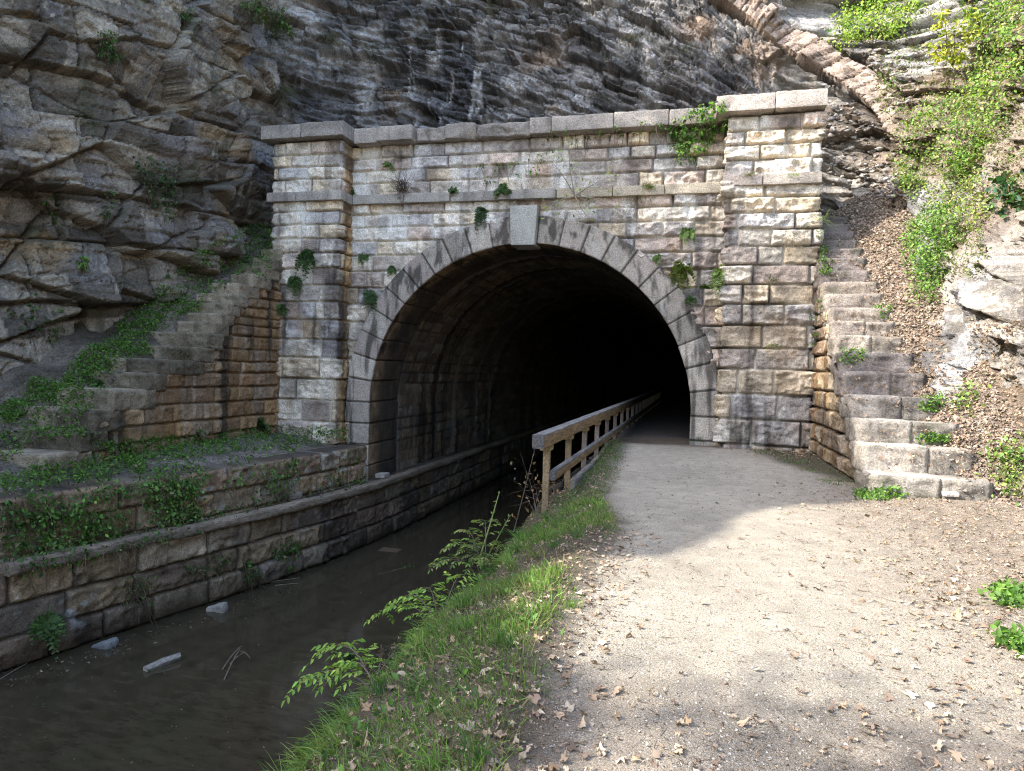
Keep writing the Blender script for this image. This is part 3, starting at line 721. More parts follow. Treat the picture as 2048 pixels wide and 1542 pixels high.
CA = mixc(CA, np.array([.10, .085, .06]) * (1 + .5 * fn_)[..., None], upf * .7)
Vall = np.concatenate([V, np.array(pl)]); Call = np.concatenate([CA, np.repeat(CA[-1:], 3, 0)])
cl = mesh_obj('cliff', Vall, gridfaces(*Vall.shape[:2]), M_ROCK, None, Call.reshape(-1, 3))
tag(cl, 'layered rock cliff of the gorge around the tunnel portal', None, None, 'structure')
CLIFF_V, CLIFF_N, CLIFF_ZONE, CLIFF_NRS = V, NV, zone, nrs

# ================================================================== STAIRS
def stairs(name, label, side, tops, fronts, widths, xin, palf, seed):
    root = empty(name, label, 'stairs', 'stone stairs flanking the portal')
    n = len(tops)
    for k in range(n):
        z1 = tops[k]; z0 = tops[k - 1] - .06 if k else z1 - .5
        yf = fronts[k]; yb = (fronts[k + 1] if k + 1 < n else yf + .45) + .35
        w = widths[k]; jx = .05 * (hs(np.array([k]), 3, seed)[0] - .5)
        xa, xb = (xin + jx, xin + w) if side > 0 else (xin - w, xin + jx)
        c = palf(k)
        # one or two stones to a step
        if w > 1.0 and hs(np.array([k]), 5, seed)[0] > .45:
            xm = xa + (xb - xa) * (.4 + .3 * hs(np.array([k]), 6, seed)[0])
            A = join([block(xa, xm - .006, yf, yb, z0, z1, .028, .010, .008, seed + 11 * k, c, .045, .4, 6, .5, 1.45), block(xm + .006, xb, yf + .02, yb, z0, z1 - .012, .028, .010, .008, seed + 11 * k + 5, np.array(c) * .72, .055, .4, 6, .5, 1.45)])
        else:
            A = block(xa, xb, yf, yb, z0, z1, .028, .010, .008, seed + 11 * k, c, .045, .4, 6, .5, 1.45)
        A.build('step', M_ASH, root)
    return root
wR = [1.5, 1.45, 1.4, 1.3, 1.25, 1.15, 1.1, 1.05, 1.05, 1., 1., .95, .95, .95, .9, .9, .9, .9]
def palR(k):
    return [(.31, .28, .235), (.29, .26, .22), (.26, .235, .20), (.22, .20, .175), (.21, .18, .16), (.19, .165, .15), (.31, .27, .22), (.29, .25, .21), (.25, .215, .18), (.22, .19, .16), (.25, .21, .17)][k] if k < 11 else (.17, .145, .13)
stR = stairs('stone_staircase', 'sunlit steep stone stairs beside the pale right pilaster with leaf litter along them', 1, tR, fR, wR, 2.52, palR, 400)
wL = [1.9, 1.75, 1.7, 1.3, 1.5, 1.2, 1.55, 1.5, 1.0, .9, 1.0, 1.0, .75, .6, .6, .6, .6]
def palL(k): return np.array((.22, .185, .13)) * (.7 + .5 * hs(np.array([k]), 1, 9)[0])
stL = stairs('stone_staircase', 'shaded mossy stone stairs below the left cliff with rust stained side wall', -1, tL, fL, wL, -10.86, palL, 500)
def stepf(Y, fr, tp, z0): 
    k = np.searchsorted(np.asarray(fr), Y) - 1
    return np.where(k < 0, z0, np.asarray(tp)[np.clip(k, 0, len(tp) - 1)])
def side_fn(seed, pal, rust, rock, courses, right):
    def fn(u, z, x, y):
        d, C, e = ashlar(u, z, courses, .45, 1.15, seed, rock, .028, .05, pal=pal, mortar=(.15, .12, .09), open_joint=.7)
        w = ss(-.05, .30, fbm(u * 4.2, z * .3, 0 * u, 4, seed + 3) - .06 + .2 * ss(-5.5, -1.5, y)) * ss(-.4, .6, 3.6 - z)
        C = mixc(C, np.array([.24, .125, .035]) * (1 + .5 * fbm(u * 14, z * 1., 0 * u, 3, seed + 5))[..., None], w * rust)
        b = ss(.02, .3, fbm(u * 3.4, z * .35, 0 * u + 5, 4, seed + 7))
        C = mixc(C, np.array([.035, .028, .022]), b * (.85 if not right else .5))
        p = ss(.3, .55, fbm(u * 6, z * .4, 0 * u + 9, 3, seed + 9)); C = mixc(C, np.array([.42, .36, .28]), p * .45)
        return d, C
    return fn
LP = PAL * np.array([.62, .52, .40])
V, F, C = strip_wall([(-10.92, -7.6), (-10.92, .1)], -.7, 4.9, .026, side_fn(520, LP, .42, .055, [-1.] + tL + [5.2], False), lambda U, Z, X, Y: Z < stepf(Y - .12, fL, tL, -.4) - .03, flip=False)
mesh_obj('side_wall', V, F, M_ASH, stL, C)
V, F, C = strip_wall([(2.58, .1), (2.58, -6.2)], -.5, 5.4, .026, side_fn(420, PAL * np.array([.72, .68, .62]), .6, .06, [-.6] + [0.0] + tR + [6], True), lambda U, Z, X, Y: Z < stepf(Y - .15, fR, tR, 0) - .03, flip=False)
mesh_obj('side_wall', V, F, M_ASH, stR, C)

# ================================================================== RAILING
rail = empty('wooden_railing', 'weathered wooden railing between the towpath and the canal', 'railing')
OC = (.205, .145, .075)
XR = -1.93
def cbox(x0, x1, y0, y1, z0, z1, col, seed, res=.06, rough=.004, vary=None):
    b = block(x0, x1, y0, y1, z0, z1, res, rough, .008, seed, col, 0, .3, 4)
    return b
def rail_piece(y0, y1, za, zb, wx, name, seed, top_grey=True):
    b = block(XR - wx / 2, XR + wx / 2, y0, y1, za, zb, .05, .005, .012, seed, OC, 0, .25, 3)
    W = np.concatenate(b.V); C = np.concatenate(b.C)
    g = ss(zb - .035, zb - .005, W[:, 2]); g = np.maximum(g, ss(.42, .6, fbm(W[:, 1] * 8, W[:, 2] * 1.5, W[:, 0] * 3, 3, seed) + .25 * ss(zb - .1, zb, W[:, 2])))
    C = mixc(C, np.array([.17, .165, .16]) * (1 + .25 * vn(W[:, 0] * 20, W[:, 1] * 2, W[:, 2] * 20, 4))[:, None], g)
    end = ss(y0 + .02, y0 + .005, W[:, 1]); C = mixc(C, np.array([.10, .095, .095]), end)
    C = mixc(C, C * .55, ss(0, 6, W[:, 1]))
    A = Acc(); A.add(W, np.concatenate(b.F), C); return A.build(name, M_WOOD, rail)
for k, (a, b) in enumerate([(-8.62, -3.1), (-3.09, 2.6), (2.61, 8.5), (8.51, 14.4), (14.41, 20), (20.01, 26)]):
    rail_piece(a, b, .635, .82, .16, 'top_rail', 610 + k)
for k, (a, b) in enumerate([(-8.02, -2.9), (-2.89, 2.3), (2.31, 8.0), (8.01, 14), (14.01, 20), (20.01, 26)]):
    o = rail_piece(a, b, .14, .275, .09, 'lower_rail', 630 + k); o.location.x = .075
for k in range(20):
    y = -8.0 + 1.72 * k
    c = np.array((.20, .15, .09)) if k < 2 else np.array((.16, .135, .11))
    A = block(XR - .05, XR + .04, y - .045, y + .045, -.75, .625, .05, .004, .008, 650 + k, c * (1 if k < 4 else .75), 0, .3, 5)
    p = A.build('post', M_WOOD, rail)
    if k < 8:
        block(XR - .09, XR + .055, y - .09, y + .16, .555, .618, .04, .003, .006, 680 + k, (.25, .19, .10), 0, .2).build('bracket', M_WOOD, p)
A = beam_along([(-1.80, -6.6), (-1.83, -2), (-1.86, 4), (-1.9, 30)], .09, .16, -.13, .2, (.22, .20, .17), 15, rough=.006)
A.build('edging_board', M_WOOD, rail)
#@@PLANTS@@
# ================================================================== PLANTS AND LITTER
bpy.context.view_layer.update()
DG = bpy.context.evaluated_depsgraph_get()
def hit(px, py):
    d = ray(px, py); ok, loc, nrm, idx, ob, _ = S.ray_cast(DG, Vector(CAM), Vector(d))
    if not ok: return None
    n = np.array(nrm)
    if n @ d > 0: n = -n
    return np.array(loc), n, ob.name
def unit(v): return v / np.maximum(np.linalg.norm(v, axis=-1, keepdims=True), 1e-9)
G1, G2, G3, G4 = np.array((.035, .085, .02)), np.array((.07, .15, .03)), np.array((.13, .24, .045)), np.array((.24, .32, .06))
STRAW = np.array((.26, .20, .125))

def leaf_quads(C, ax, nr, L, W, cols, fold=.12, droop=.1):
    C = np.asarray(C, float); n = len(C); ax = unit(ax); b = unit(np.cross(ax, nr)); nr = np.cross(b, ax)
    L = np.broadcast_to(L, (n,))[:, None]; W = np.broadcast_to(W, (n,))[:, None]
    P = np.stack([C, C + ax * .3 * L + b * W * .5 + nr * fold * L, C + ax * .68 * L + b * W * .4 + nr * (fold * .5 - droop * .4) * L,
                  C + ax * L - nr * droop * L, C + ax * .68 * L - b * W * .4 + nr * (fold * .5 - droop * .4) * L, C + ax * .3 * L - b * W * .5 + nr * fold * L], 1)
    f = np.array([[0, 1, 2, 3], [0, 3, 4, 5]])
    F = (np.arange(n)[:, None, None] * 6 + f[None]).reshape(-1, 4)
    cc = np.repeat(np.asarray(cols)[:, None], 6, 1).copy(); cc[:, 3] *= 1.15
    return P.reshape(-1, 3), F, cc.reshape(-1, 3)
def rdir(n, up=0.): 
    v = rng.normal(size=(n, 3)); v[:, 2] += up; return unit(v)
def pal_mix(n, cols, var=.25):
    cols = np.asarray(cols); k = rng.integers(0, len(cols), n); k2 = rng.integers(0, len(cols), n); t = rng.random((n, 1))
    return (cols[k] * t + cols[k2] * (1 - t)) * (1 + var * rng.normal(size=(n, 1)).clip(-2, 2))
def tube(pts, r0, r1, col, nseg=5):
    pts = np.asarray(pts, float); t = unit(np.gradient(pts, axis=0)); a = unit(np.cross(t, np.array([.3, .9, .2]))); b = np.cross(t, a)
    r = np.linspace(r0, r1, len(pts))[:, None, None]; an = np.linspace(0, 2 * np.pi, nseg + 1)
    V = pts[:, None] + r * (a[:, None] * np.cos(an)[None, :, None] + b[:, None] * np.sin(an)[None, :, None])
    return V.reshape(-1, 3), gridfaces(len(pts), nseg + 1), np.tile(np.asarray(col), (V.shape[0] * V.shape[1], 1))
def bez(p0, p1, p2, n=7):
    t = np.linspace(0, 1, n)[:, None]; return (1 - t) ** 2 * p0 + 2 * t * (1 - t) * p1 + t * t * p2
def blades(B, D, L, W, bend, cols):
    """grass blades: base B, initial direction D, length, width, bend (down)"""
    n = len(B); D = unit(D); side = unit(np.cross(D, rng.normal(size=(n, 3)))); L = np.broadcast_to(L, (n,))[:, None]; W = np.broadcast_to(W, (n,))[:, None]
    bd = np.broadcast_to(bend, (n,))[:, None] * np.array([0, 0, -1.])
    rows = []
    for t, w in ((0, 1), (.45, .8), (.8, .45), (1, .06)):
        c = B + D * L * t + bd * L * t * t; rows += [c - side * W * w * .5, c + side * W * w * .5]
    V = np.stack(rows, 1); f = np.array([[0, 1, 3, 2], [2, 3, 5, 4], [4, 5, 7, 6]])
    F = (np.arange(n)[:, None, None] * 8 + f[None]).reshape(-1, 4)
    cc = np.repeat(np.asarray(cols)[:, None], 8, 1).copy(); cc[:, :2] *= .7; cc[:, 6:] *= 1.2
    return V.reshape(-1, 3), F, cc.reshape(-1, 3)
def in_poly(p, poly):
    poly = np.asarray(poly, float); c = np.zeros(len(p), bool); j = len(poly) - 1
    for i in range(len(poly)):
        xi, yi = poly[i]; xj, yj = poly[j]
        m = ((yi > p[:, 1]) != (yj > p[:, 1])) & (p[:, 0] < (xj - xi) * (p[:, 1] - yi) / (yj - yi + 1e-12) + xi); c ^= m; j = i
    return c
def seeds(poly, n, noise=0., sc=.02, sd=0):
    """points on whatever surface stands behind an outline of the survey photo"""
    poly = np.asarray(poly, float); lo, hi = poly.min(0), poly.max(0); out = []
    k = 0
    while len(out) < n and k < n * 12:
        k += 1; p = lo + rng.random(2) * (hi - lo)
        if not in_poly(p[None], poly)[0]: continue
        if noise > 0 and vn(np.array([p[0] * sc]), np.array([p[1] * sc]), np.array([sd * 1.]), 7)[0] < noise - .5: continue
        h = hit(*p)
        if h is not None and h[0][1] > -19: out.append(h)
    return out
def finish(A, name, label=None, cat=None, group=None, kind=None, mat=None, base=None):
    o = A.build(name, mat or M_LEAF, None, False, base)
    return tag(o, label, cat, group, kind)

def creeper(name, label, cat, group, poly, n, per, L, spread, out, pal, hang=.3, straw=0, noise=0, stemc=(.12, .09, .06), nst=22, sd=0):
    hs_ = seeds(poly, n, noise, sd=sd); A = Acc()
    if not hs_: return None
    P = np.array([h[0] for h in hs_]); Nn = np.array([h[1] for h in hs_])
    C = np.repeat(P, per, 0); N2 = np.repeat(Nn, per, 0); m = len(C)
    off = rng.random((m, 1)) ** .7 * out
    C = C + N2 * (off + .015) + rng.normal(size=(m, 3)) * spread
    ax = unit(rng.normal(size=(m, 3)) + np.array([0, 0, -hang * 2]) + N2 * .5)
    nr = unit(N2 * .8 + rng.normal(size=(m, 3)) * .6 + np.array([0, 0, .6]))
    ln = L * (.4 + 1.1 * rng.random(m) ** 1.6)
    cols = pal_mix(m, list(pal) * 3 + [STRAW * .7], .34) * (.75 + .5 * off / max(out, 1e-6))
    A.add(*leaf_quads(C, ax, nr, ln, ln * .62, cols))
    for k in range(min(nst, len(P))):
        p = P[rng.integers(len(P))]; nn = Nn[rng.integers(len(P))]; q = p + np.array([rng.normal() * .15, rng.normal() * .1, -.25 - .4 * rng.random()])
        A.add(*tube(bez(p + nn * .02, (p + q) / 2 + nn * (.06 + .5 * out * rng.random()), q + nn * .04), .006, .003, stemc, 4))
    if straw:
        k = rng.integers(0, len(P), straw); B = P[k] + Nn[k] * .03 + rng.normal(size=(straw, 3)) * .04
        A.add(*blades(B, Nn[k] * .7 + rng.normal(size=(straw, 3)) * .5, .12 + .25 * rng.random(straw), .006, 1.0, pal_mix(straw, [STRAW, STRAW * .7])))
    return finish(A, name, label, cat, group, base=P.mean(0))

def fern(px, py, size, label, pal=(G1, G2), nf=14, hang=.5, name='fern', cat='fern', group='ferns rooted in the wall joints'):
    h = hit(px, py)
    if h is None: return
    p, n, _ = h; A = Acc(); size *= .86; pal = [np.asarray(c_) * np.array([1.15, .95, 1.2]) for c_ in pal]
    for k in range(nf):
        dr = unit(n * (.55 + .5 * rng.random()) + np.array([rng.normal() * .7, rng.normal() * .25, .35 + .5 * rng.normal()]))
        ln = size * (.6 + .6 * rng.random())
        c = bez(p, p + dr * ln * .6, p + dr * ln * .85 + np.array([0, 0, -ln * hang * (.5 + rng.random())]), 9)
        A.add(*tube(c, .003, .001, (.06, .09, .03), 3))
        t = unit(np.gradient(c, axis=0)); s = unit(np.cross(t, n + .01)); w = np.sin(np.linspace(.15, 1, 9) * 3.0).clip(.15)
        for sg in (-1, 1):
            m = 9; cols = pal_mix(m, pal)
            A.add(*leaf_quads(c, s * sg + t * .5 + rng.normal(size=(m, 3)) * .12, np.tile(unit(n + np.array([0, 0, .8])), (m, 1)), ln * .30 * w + .012, ln * .10 + .008, cols))
    return finish(A, name, label, cat, group, base=p)
def tuft(px, py, L, n, label, pal, name='grass_tuft', cat='grass tuft', group='grass tufts on the stonework', bend=.5, spread=.06, up=.8, w=.008):
    h = hit(px, py)
    if h is None: return
    p, nn, _ = h; B = p + rng.normal(size=(n, 3)) * spread * np.array([1, .5, .25])
    D = nn * .6 + np.array([0, 0, up]) + rng.normal(size=(n, 3)) * .5
    A = Acc(); A.add(*blades(B, D, L * (.5 + .7 * rng.random(n)), w, bend * (.4 + rng.random(n)), pal_mix(n, pal)))
    return finish(A, name, label, cat, group, base=p)

# ---- ferns and tufts on the portal
for a in [(618, 505, .42, 'bushy dark green fern on the front of the left pilaster, upper of the two largest', (G1, G1 * 1.4), 34, .9),
          (592, 560, .36, 'trailing bright fern low on the left pilaster below the dark fern', (G2, G1), 26, 1.2),
          (563, 612, .30, 'small dark fern at the outer edge of the left pilaster above the stairs', (G1, G2), 16, .9),
          (705, 385, .26, 'fern in the corner where the left pilaster meets the string course', (G1, G2), 14, .4),
          (908, 385, .22, 'small fern on the string course left of the round fern', (G1, G2), 12, .3),
          (1006, 380, .30, 'round grey green fern above the string course beside the keystone', (G1 * 1.2, G2), 30, .5),
          (968, 422, .34, 'dark fern hanging under the string course left of the keystone', (G1, G1 * .8), 22, 1.3),
          (778, 330, .22, 'thin sprig of leaves on the upper left wall beside the dead shrub', (G2, G3), 8, .5),
          (728, 512, .26, 'fern in the wall joints left of the arch beside the left pilaster', (G1, G2), 18, .8),
          (742, 590, .34, 'dark fern hanging beside the left shoulder of the arch ring', (G1, G1 * 1.3), 22, 1.2),
          (785, 535, .24, 'pale fern just above the left haunch of the arch ring', (G2, G1), 14, .7),
          (1375, 462, .30, 'slender upright fern high on the wall right of the arch', (G2, G3), 16, .6),
          (1364, 535, .42, 'large pale green fern right of the arch ring', (G2, G3, G4 * .8), 30, .7),
          (1410, 577, .28, 'bright fern on the wall beside the right pilaster below the large fern', (G2, G3), 16, .6),
          (1382, 600, .22, 'dark fern touching the right side of the arch ring', (G1, G2), 14, .6),
          (1444, 545, .36, 'leafy fern in the corner of the right pilaster', (G2, G3), 20, 1.0),
          (1316, 515, .20, 'small yellow green fern above the right haunch of the arch ring', (G3, G2), 10, .4)]:
    fern(a[0], a[1], a[2], a[3], a[4], a[5], a[6])
for a in [(1298, 376, .34, 110, 'sunlit green grass tuft on the string course right of the keystone', (G3 * .8, G4, STRAW), .5),
          (1497, 352, .30, 60, 'dry grass tuft on the string course of the right pilaster', (STRAW, STRAW * .6, G3), .6),
          (1585, 352, .14, 40, 'low yellow green tuft on the right pilaster string course', (G4, G3), .4),
          (1545, 560, .30, 60, 'dry grass in a joint half way up the right pilaster', (STRAW, G3), .9),
          (1548, 690, .26, 60, 'green tuft in a joint low on the right pilaster', (G2, G3, STRAW), .8),
          (1640, 440, .55, 26, 'tall bright weed at the top of the right stairs beside the pilaster', (G3, G4), .5),
          (1395, 880, .30, 60, 'green tuft at the foot of the arch inside the tunnel mouth', (G2, G1), .5)]:
    tuft(a[0], a[1], a[2], a[3], a[4], a[5], bend=a[6])
for a in [(1280, 392, .45, 120, 'straw hanging below the grass tuft right of the keystone'), (1040, 402, .32, 130, 'straw hanging over the string course above the keystone'),
          (1590, 470, .5, 130, 'dry straw hanging across the upper right pilaster'), (1450, 385, .3, 50, 'dry straw at the inner edge of the right pilaster string course')]:
    tuft(a[0], a[1], a[2], a[3], a[4], (STRAW * .9, STRAW * .55), 'dry_grass', 'dry grass', 'dry grass hanging from the portal', 1.1, .14, .2, .005)
# dead shrub, bare sapling
h = hit(806, 388)
if h:
    A = Acc(); p = h[0]
    for k in range(60):
        d = unit(np.array([rng.normal() * .45, -.35 - .3 * rng.random(), .9 * rng.random() - .05])); L = .18 + .38 * rng.random()
        b = p + np.array([rng.normal() * .07, -.02, rng.random() * .32]); A.add(*tube(bez(b, b + d * L * .6, b + d * L + np.array([0, 0, .06 * rng.normal()])), .007, .002, np.array((.13, .09, .065)) * (.6 + .7 * rng.random()), 4))
    A.add(*blades(p + rng.normal(size=(120, 3)) * (.07, .05, .14) + (0, -.05, .14), rng.normal(size=(120, 3)) + (0, -.6, 0), .16, .012, .5, pal_mix(120, [(.12, .085, .06), (.2, .15, .1)])))
    finish(A, 'dead_shrub', 'brown dead twiggy shrub on the left string course', 'shrub', mat=M_BARK, base=p)
def branchy(name, label, cat, base, ends, rad, colb, leaves, L, pal, mat=None, tw=6, tl=.25, group=None):
    A = Acc(); B = Acc(); tips = []
    for e in ends:
        e = np.asarray(e, float); mid = (base + e) / 2 + rng.normal(size=3) * .08 * np.linalg.norm(e - base); c = bez(base, mid, e, 12); A.add(*tube(c, rad, rad * .25, colb, 5)); tips.append(e)
        for k in range(tw):
            q = c[rng.integers(3, 12)]; d = unit(rng.normal(size=3) + (e - base) * .5); e2 = q + d * tl * (.5 + rng.random()); A.add(*tube(bez(q, (q + e2) / 2 + rng.normal(size=3) * .03, e2), rad * .3, rad * .1, colb, 4)); tips += [e2, (q + e2) / 2]
    root = None
    tips = np.array(tips); root = empty(name, label, cat, group); root.location = base
    A.build('stem', M_BARK, root, False, base).location = (0, 0, 0)
    if leaves:
        k = rng.integers(0, len(tips), leaves); C = tips[k] + rng.normal(size=(leaves, 3)) * tl * .3
        ln = L * (.6 + .7 * rng.random(leaves))
        B.add(*leaf_quads(C, rng.normal(size=(leaves, 3)) + (0, 0, -.5), rdir(leaves, 1.2), ln, ln * .55, pal_mix(leaves, pal)))
        B.build('leaves', M_LEAF, root, False, base).location = (0, 0, 0)
    return root
h = hit(1150, 392)
if h:
    p = h[0]; q = lambda px, py: CAM + ray(px, py) * np.linalg.norm(p - CAM) * .985
    branchy('bare_sapling', 'spindly pale sapling with few yellow leaves growing above the right of the keystone', 'sapling', p,
            [q(1138, 278), q(1100, 320), q(1235, 350), q(1215, 400), q(1105, 405), q(1180, 440), q(1250, 420)], .016, (.34, .29, .22), 150, .075, (G4 * 1.2, G3, G4), tw=6, tl=.35)
creeper('creeper', 'bright green creeper hanging over the cornice beside the right pilaster', 'creeper', 'creepers on the stonework', [(1335, 245), (1440, 205), (1455, 240), (1415, 280), (1390, 320), (1345, 310)], 140, 9, .085, .05, .16, (G2, G3, G3 * 1.1), .5)
creeper('creeper', 'thin creeper trailing along the right half of the cornice', 'creeper', 'creepers on the stonework', [(1090, 262), (1330, 240), (1330, 262), (1095, 285)], 36, 5, .06, .04, .08, (G3, G2), .4)
creeper('creeper', 'sparse pale leaves on the upper wall above the keystone', 'creeper', 'creepers on the stonework', [(960, 320), (1085, 310), (1085, 360), (960, 372)], 30, 5, .06, .05, .07, (G3, G2), .3)

# ---- canal wall plants
for lab, poly, n, per, L, sp, out, pal, st in [
    ('large leafy creeper spilling over the near end of the upper canal wall', [(60, 930), (240, 930), (385, 975), (385, 1040), (330, 1060), (260, 1010), (215, 1080), (100, 1115), (40, 1060)], 260, 12, .064, .07, .17, (G1 * 1.3, G2, G2 * 1.3, G3), 240),
    ('dense creeper mass hanging in the middle of the upper canal wall', [(270, 945), (400, 935), (395, 1010), (365, 1060), (325, 1030)], 130, 12, .062, .065, .17, (G1 * 1.3, G2 * 1.2, G3), 110),
    ('creeper over the upper canal wall below the left pilaster', [(455, 930), (600, 888), (605, 915), (560, 1000), (520, 1000), (510, 950), (430, 985)], 80, 9, .065, .06, .13, (G1 * 1.3, G2 * 1.2, G3), 240),
    ('short pale creeper at the end of the upper canal wall by the arch', [(640, 930), (720, 905), (725, 960), (650, 985)], 36, 7, .055, .05, .08, (G2, G1), 50),
    ('creeper at the left picture edge on the canal wall', [(0, 985), (45, 990), (50, 1130), (0, 1130)], 36, 10, .075, .08, .15, (G2, G1), 60),
    ('strip of weeds growing along the timber beam', [(30, 1100), (300, 1045), (560, 985), (760, 945), (780, 962), (560, 1012), (300, 1085), (40, 1150)], 150, 7, .06, .06, .10, (G1, G2), 260),
    ('leafy plant on the lower canal wall in the middle of the picture height', [(555, 1075), (595, 1075), (600, 1115), (570, 1140), (545, 1110)], 34, 10, .06, .05, .12, (G1, G2), 20),
    ('small plant near the water on the lower canal wall', [(485, 1125), (520, 1125), (525, 1160), (490, 1160)], 20, 9, .055, .04, .10, (G1, G2), 10),
    ('thin vine down the lower canal wall above the pale floating stone', [(250, 1150), (300, 1150), (310, 1215), (240, 1210)], 24, 5, .05, .05, .05, (G2, G3 * .8), 20),
    ('low vine in a joint of the lower canal wall', [(360, 1125), (450, 1110), (450, 1135), (370, 1150)], 30, 6, .045, .05, .05, (G2, G1), 20)]:
    creeper('creeper', lab, 'creeper', 'creepers on the canal wall', poly, n, per, L, sp, out, pal, .4, st)
fern(85, 1250, .45, 'wide fern bush at the foot of the canal wall near the left edge', (G1, G2, G2), 46, .8, group='ferns on the canal wall')
fern(200, 765, .25, 'small dark fern hanging on a step of the left stairs', (G1,), 18, 1.1, group='ferns on the canal wall')
fern(515, 850, .40, 'fern at the corner of the left stairs and the left pilaster', (G1, G2), 24, .5, group='ferns on the canal wall')
fern(395, 865, .32, 'yellowish fern against the rust stained stair wall', (G2, STRAW), 14, .5, group='ferns on the canal wall')
for a in [(370, 700, .5, 260, 'dry grass hanging over the side of the left stairs'), (130, 860, .35, 90, 'dry grass over the lowest left steps'), (560, 985, .4, 160, 'dry roots and straw on the upper canal wall'), (250, 1090, .4, 160, 'dry roots hanging under the timber beam')]:
    tuft(a[0], a[1], a[2], a[3], a[4], (STRAW * .6, STRAW * .35), 'dry_grass', 'dry grass', 'dry grass on the left bank', 1.1, .2, .25, .006)

def cover(name, label, polys, per, L, pal, h=.05, straw=0, mat=None, up=1.4):
    A = Acc()
    for poly, n in polys:
        s_ = seeds(poly, n)
        if not s_: continue
        P = np.array([q[0] for q in s_]); C = np.repeat(P, per, 0) + rng.normal(size=(len(P) * per, 3)) * (.05, .05, .01); C[:, 2] += rng.random(len(C)) * h + .015
        m = len(C); ln = L * (.5 + .8 * rng.random(m)); A.add(*leaf_quads(C, rdir(m, .4), rdir(m, up), ln, ln * .65, pal_mix(m, pal)))
        if straw:
            k = rng.integers(0, len(P), straw * n // 100); m = len(k); A.add(*blades(P[k], rdir(m, 1.2), .08 + .16 * rng.random(m), .006, .6, pal_mix(m, [STRAW * .7, G2, G2])))
    return finish(A, name, label, None, None, 'stuff')
cover('ground_cover', 'low green weeds over the left stairs and the ledge', [
    ([(540, 430), (545, 520), (520, 500), (500, 470), (430, 500), (410, 540), (330, 560), (420, 490)], 150), ([(330, 580), (380, 590), (330, 640), (250, 700), (230, 700), (240, 650)], 240),
    ([(180, 690), (220, 690), (230, 740), (140, 770), (120, 760)], 150), ([(60, 760), (140, 770), (165, 810), (100, 810), (50, 800)], 120), ([(0, 810), (60, 800), (60, 830), (0, 850)], 80),
    ([(350, 600), (410, 600), (410, 625), (350, 630)], 50), ([(230, 690), (300, 690), (300, 715), (235, 715)], 60), ([(430, 540), (545, 450), (550, 560), (520, 570)], 80), ([(0, 850), (150, 740), (350, 540), (540, 430), (540, 520), (420, 600), (280, 700), (150, 860), (0, 930)], 620),
    ([(180, 890), (400, 870), (540, 855), (690, 858), (700, 885), (520, 905), (250, 930)], 620), ([(0, 950), (180, 915), (300, 915), (280, 945), (0, 990)], 160), ([(80, 860), (190, 860), (190, 880), (90, 885)], 40)], 9, .05, (G2, G2 * 1.3, G3, G3 * .8), .09, 30)

# ---- left cliff plants
for lab, poly, n, per, L, out, pal, st in [
    ('grey green feathery bush on the left cliff', [(265, 330), (300, 310), (340, 330), (360, 400), (330, 440), (300, 400)], 90, 10, .06, .25, (G1, G1 * 1.3 + .01, (.06, .09, .05)), 120),
    ('bush growing from a crack high on the left cliff', [(200, 60), (222, 70), (232, 112), (202, 108)], 50, 9, .07, .18, (G1, G2), 60),
    ('overhanging grassy clump at the top of the left cliff', [(470, 0), (560, 10), (590, 60), (570, 70), (520, 35)], 90, 12, .07, .25, (G2, G3 * .8, G1), 260),
    ('small leafy plant on the upper left cliff', [(355, 20), (385, 20), (385, 50), (360, 50)], 24, 9, .06, .14, (G1, G2), 50),
    ('spray of creeper leaves at the left of the cliff at mid height', [(80, 400), (120, 395), (125, 450), (85, 455)], 14, 6, .07, .07, (G2, G1), 6),
    ('spray of creeper leaves on the cliff above the pale overhanging block', [(195, 380), (230, 385), (230, 430), (200, 430)], 14, 6, .07, .07, (G2, G1), 6),
    ('leafy spray low on the left cliff near the picture edge', [(25, 600), (75, 590), (80, 660), (30, 670)], 16, 6, .07, .07, (G2, G1), 10),
    ('leafy spray low on the left cliff just above the weeds', [(85, 625), (125, 615), (125, 680), (90, 685)], 16, 6, .07, .07, (G2, G1), 10),
    ('small green sprig on the left cliff beside the feathery bush', [(160, 520), (178, 520), (178, 542), (160, 542)], 18, 7, .07, .08, (G2, G3), 0)]:
    creeper('cliff_plant', lab, 'plant', 'plants on the left cliff', poly, n, per, L, .05 if n > 20 else .03, out if n > 20 else .04, pal, .5, st)
for k, (x, y, L, n, lab) in enumerate([(545, 75, .9, 300, 'long dry grass hanging below the green clump at the top left'), (560, 180, .8, 120, 'dry grass trailing down the cliff left of the portal'), (745, 95, .6, 110, 'dry grass hanging from the cliff ledge right of the grassy clump'),
                                        (665, 70, .5, 110, 'dry tuft on the cliff above the left pilaster'), (850, 80, .5, 60, 'faint dry tuft on the dark cliff above the cornice'), (1265, 70, .5, 90, 'tuft with straw on the cliff left of the tan fold'), (1370, 100, .45, 90, 'dry tuft on the cliff near the top of the right pilaster'),
                                        (985, 10, .5, 70, 'dry tuft at the top edge above the portal middle'), (150, 330, .3, 30, 'small straw tuft on the left cliff face'), (1215, 120, .3, 60, 'small green and straw tuft in the middle of the cliff')]):
    tuft(x, y, L, n, lab, (STRAW * .55, STRAW * .35, G2 * .8), 'dry_grass', 'dry grass', 'dry grass on the cliff', 1.1, .16, .3, .007)

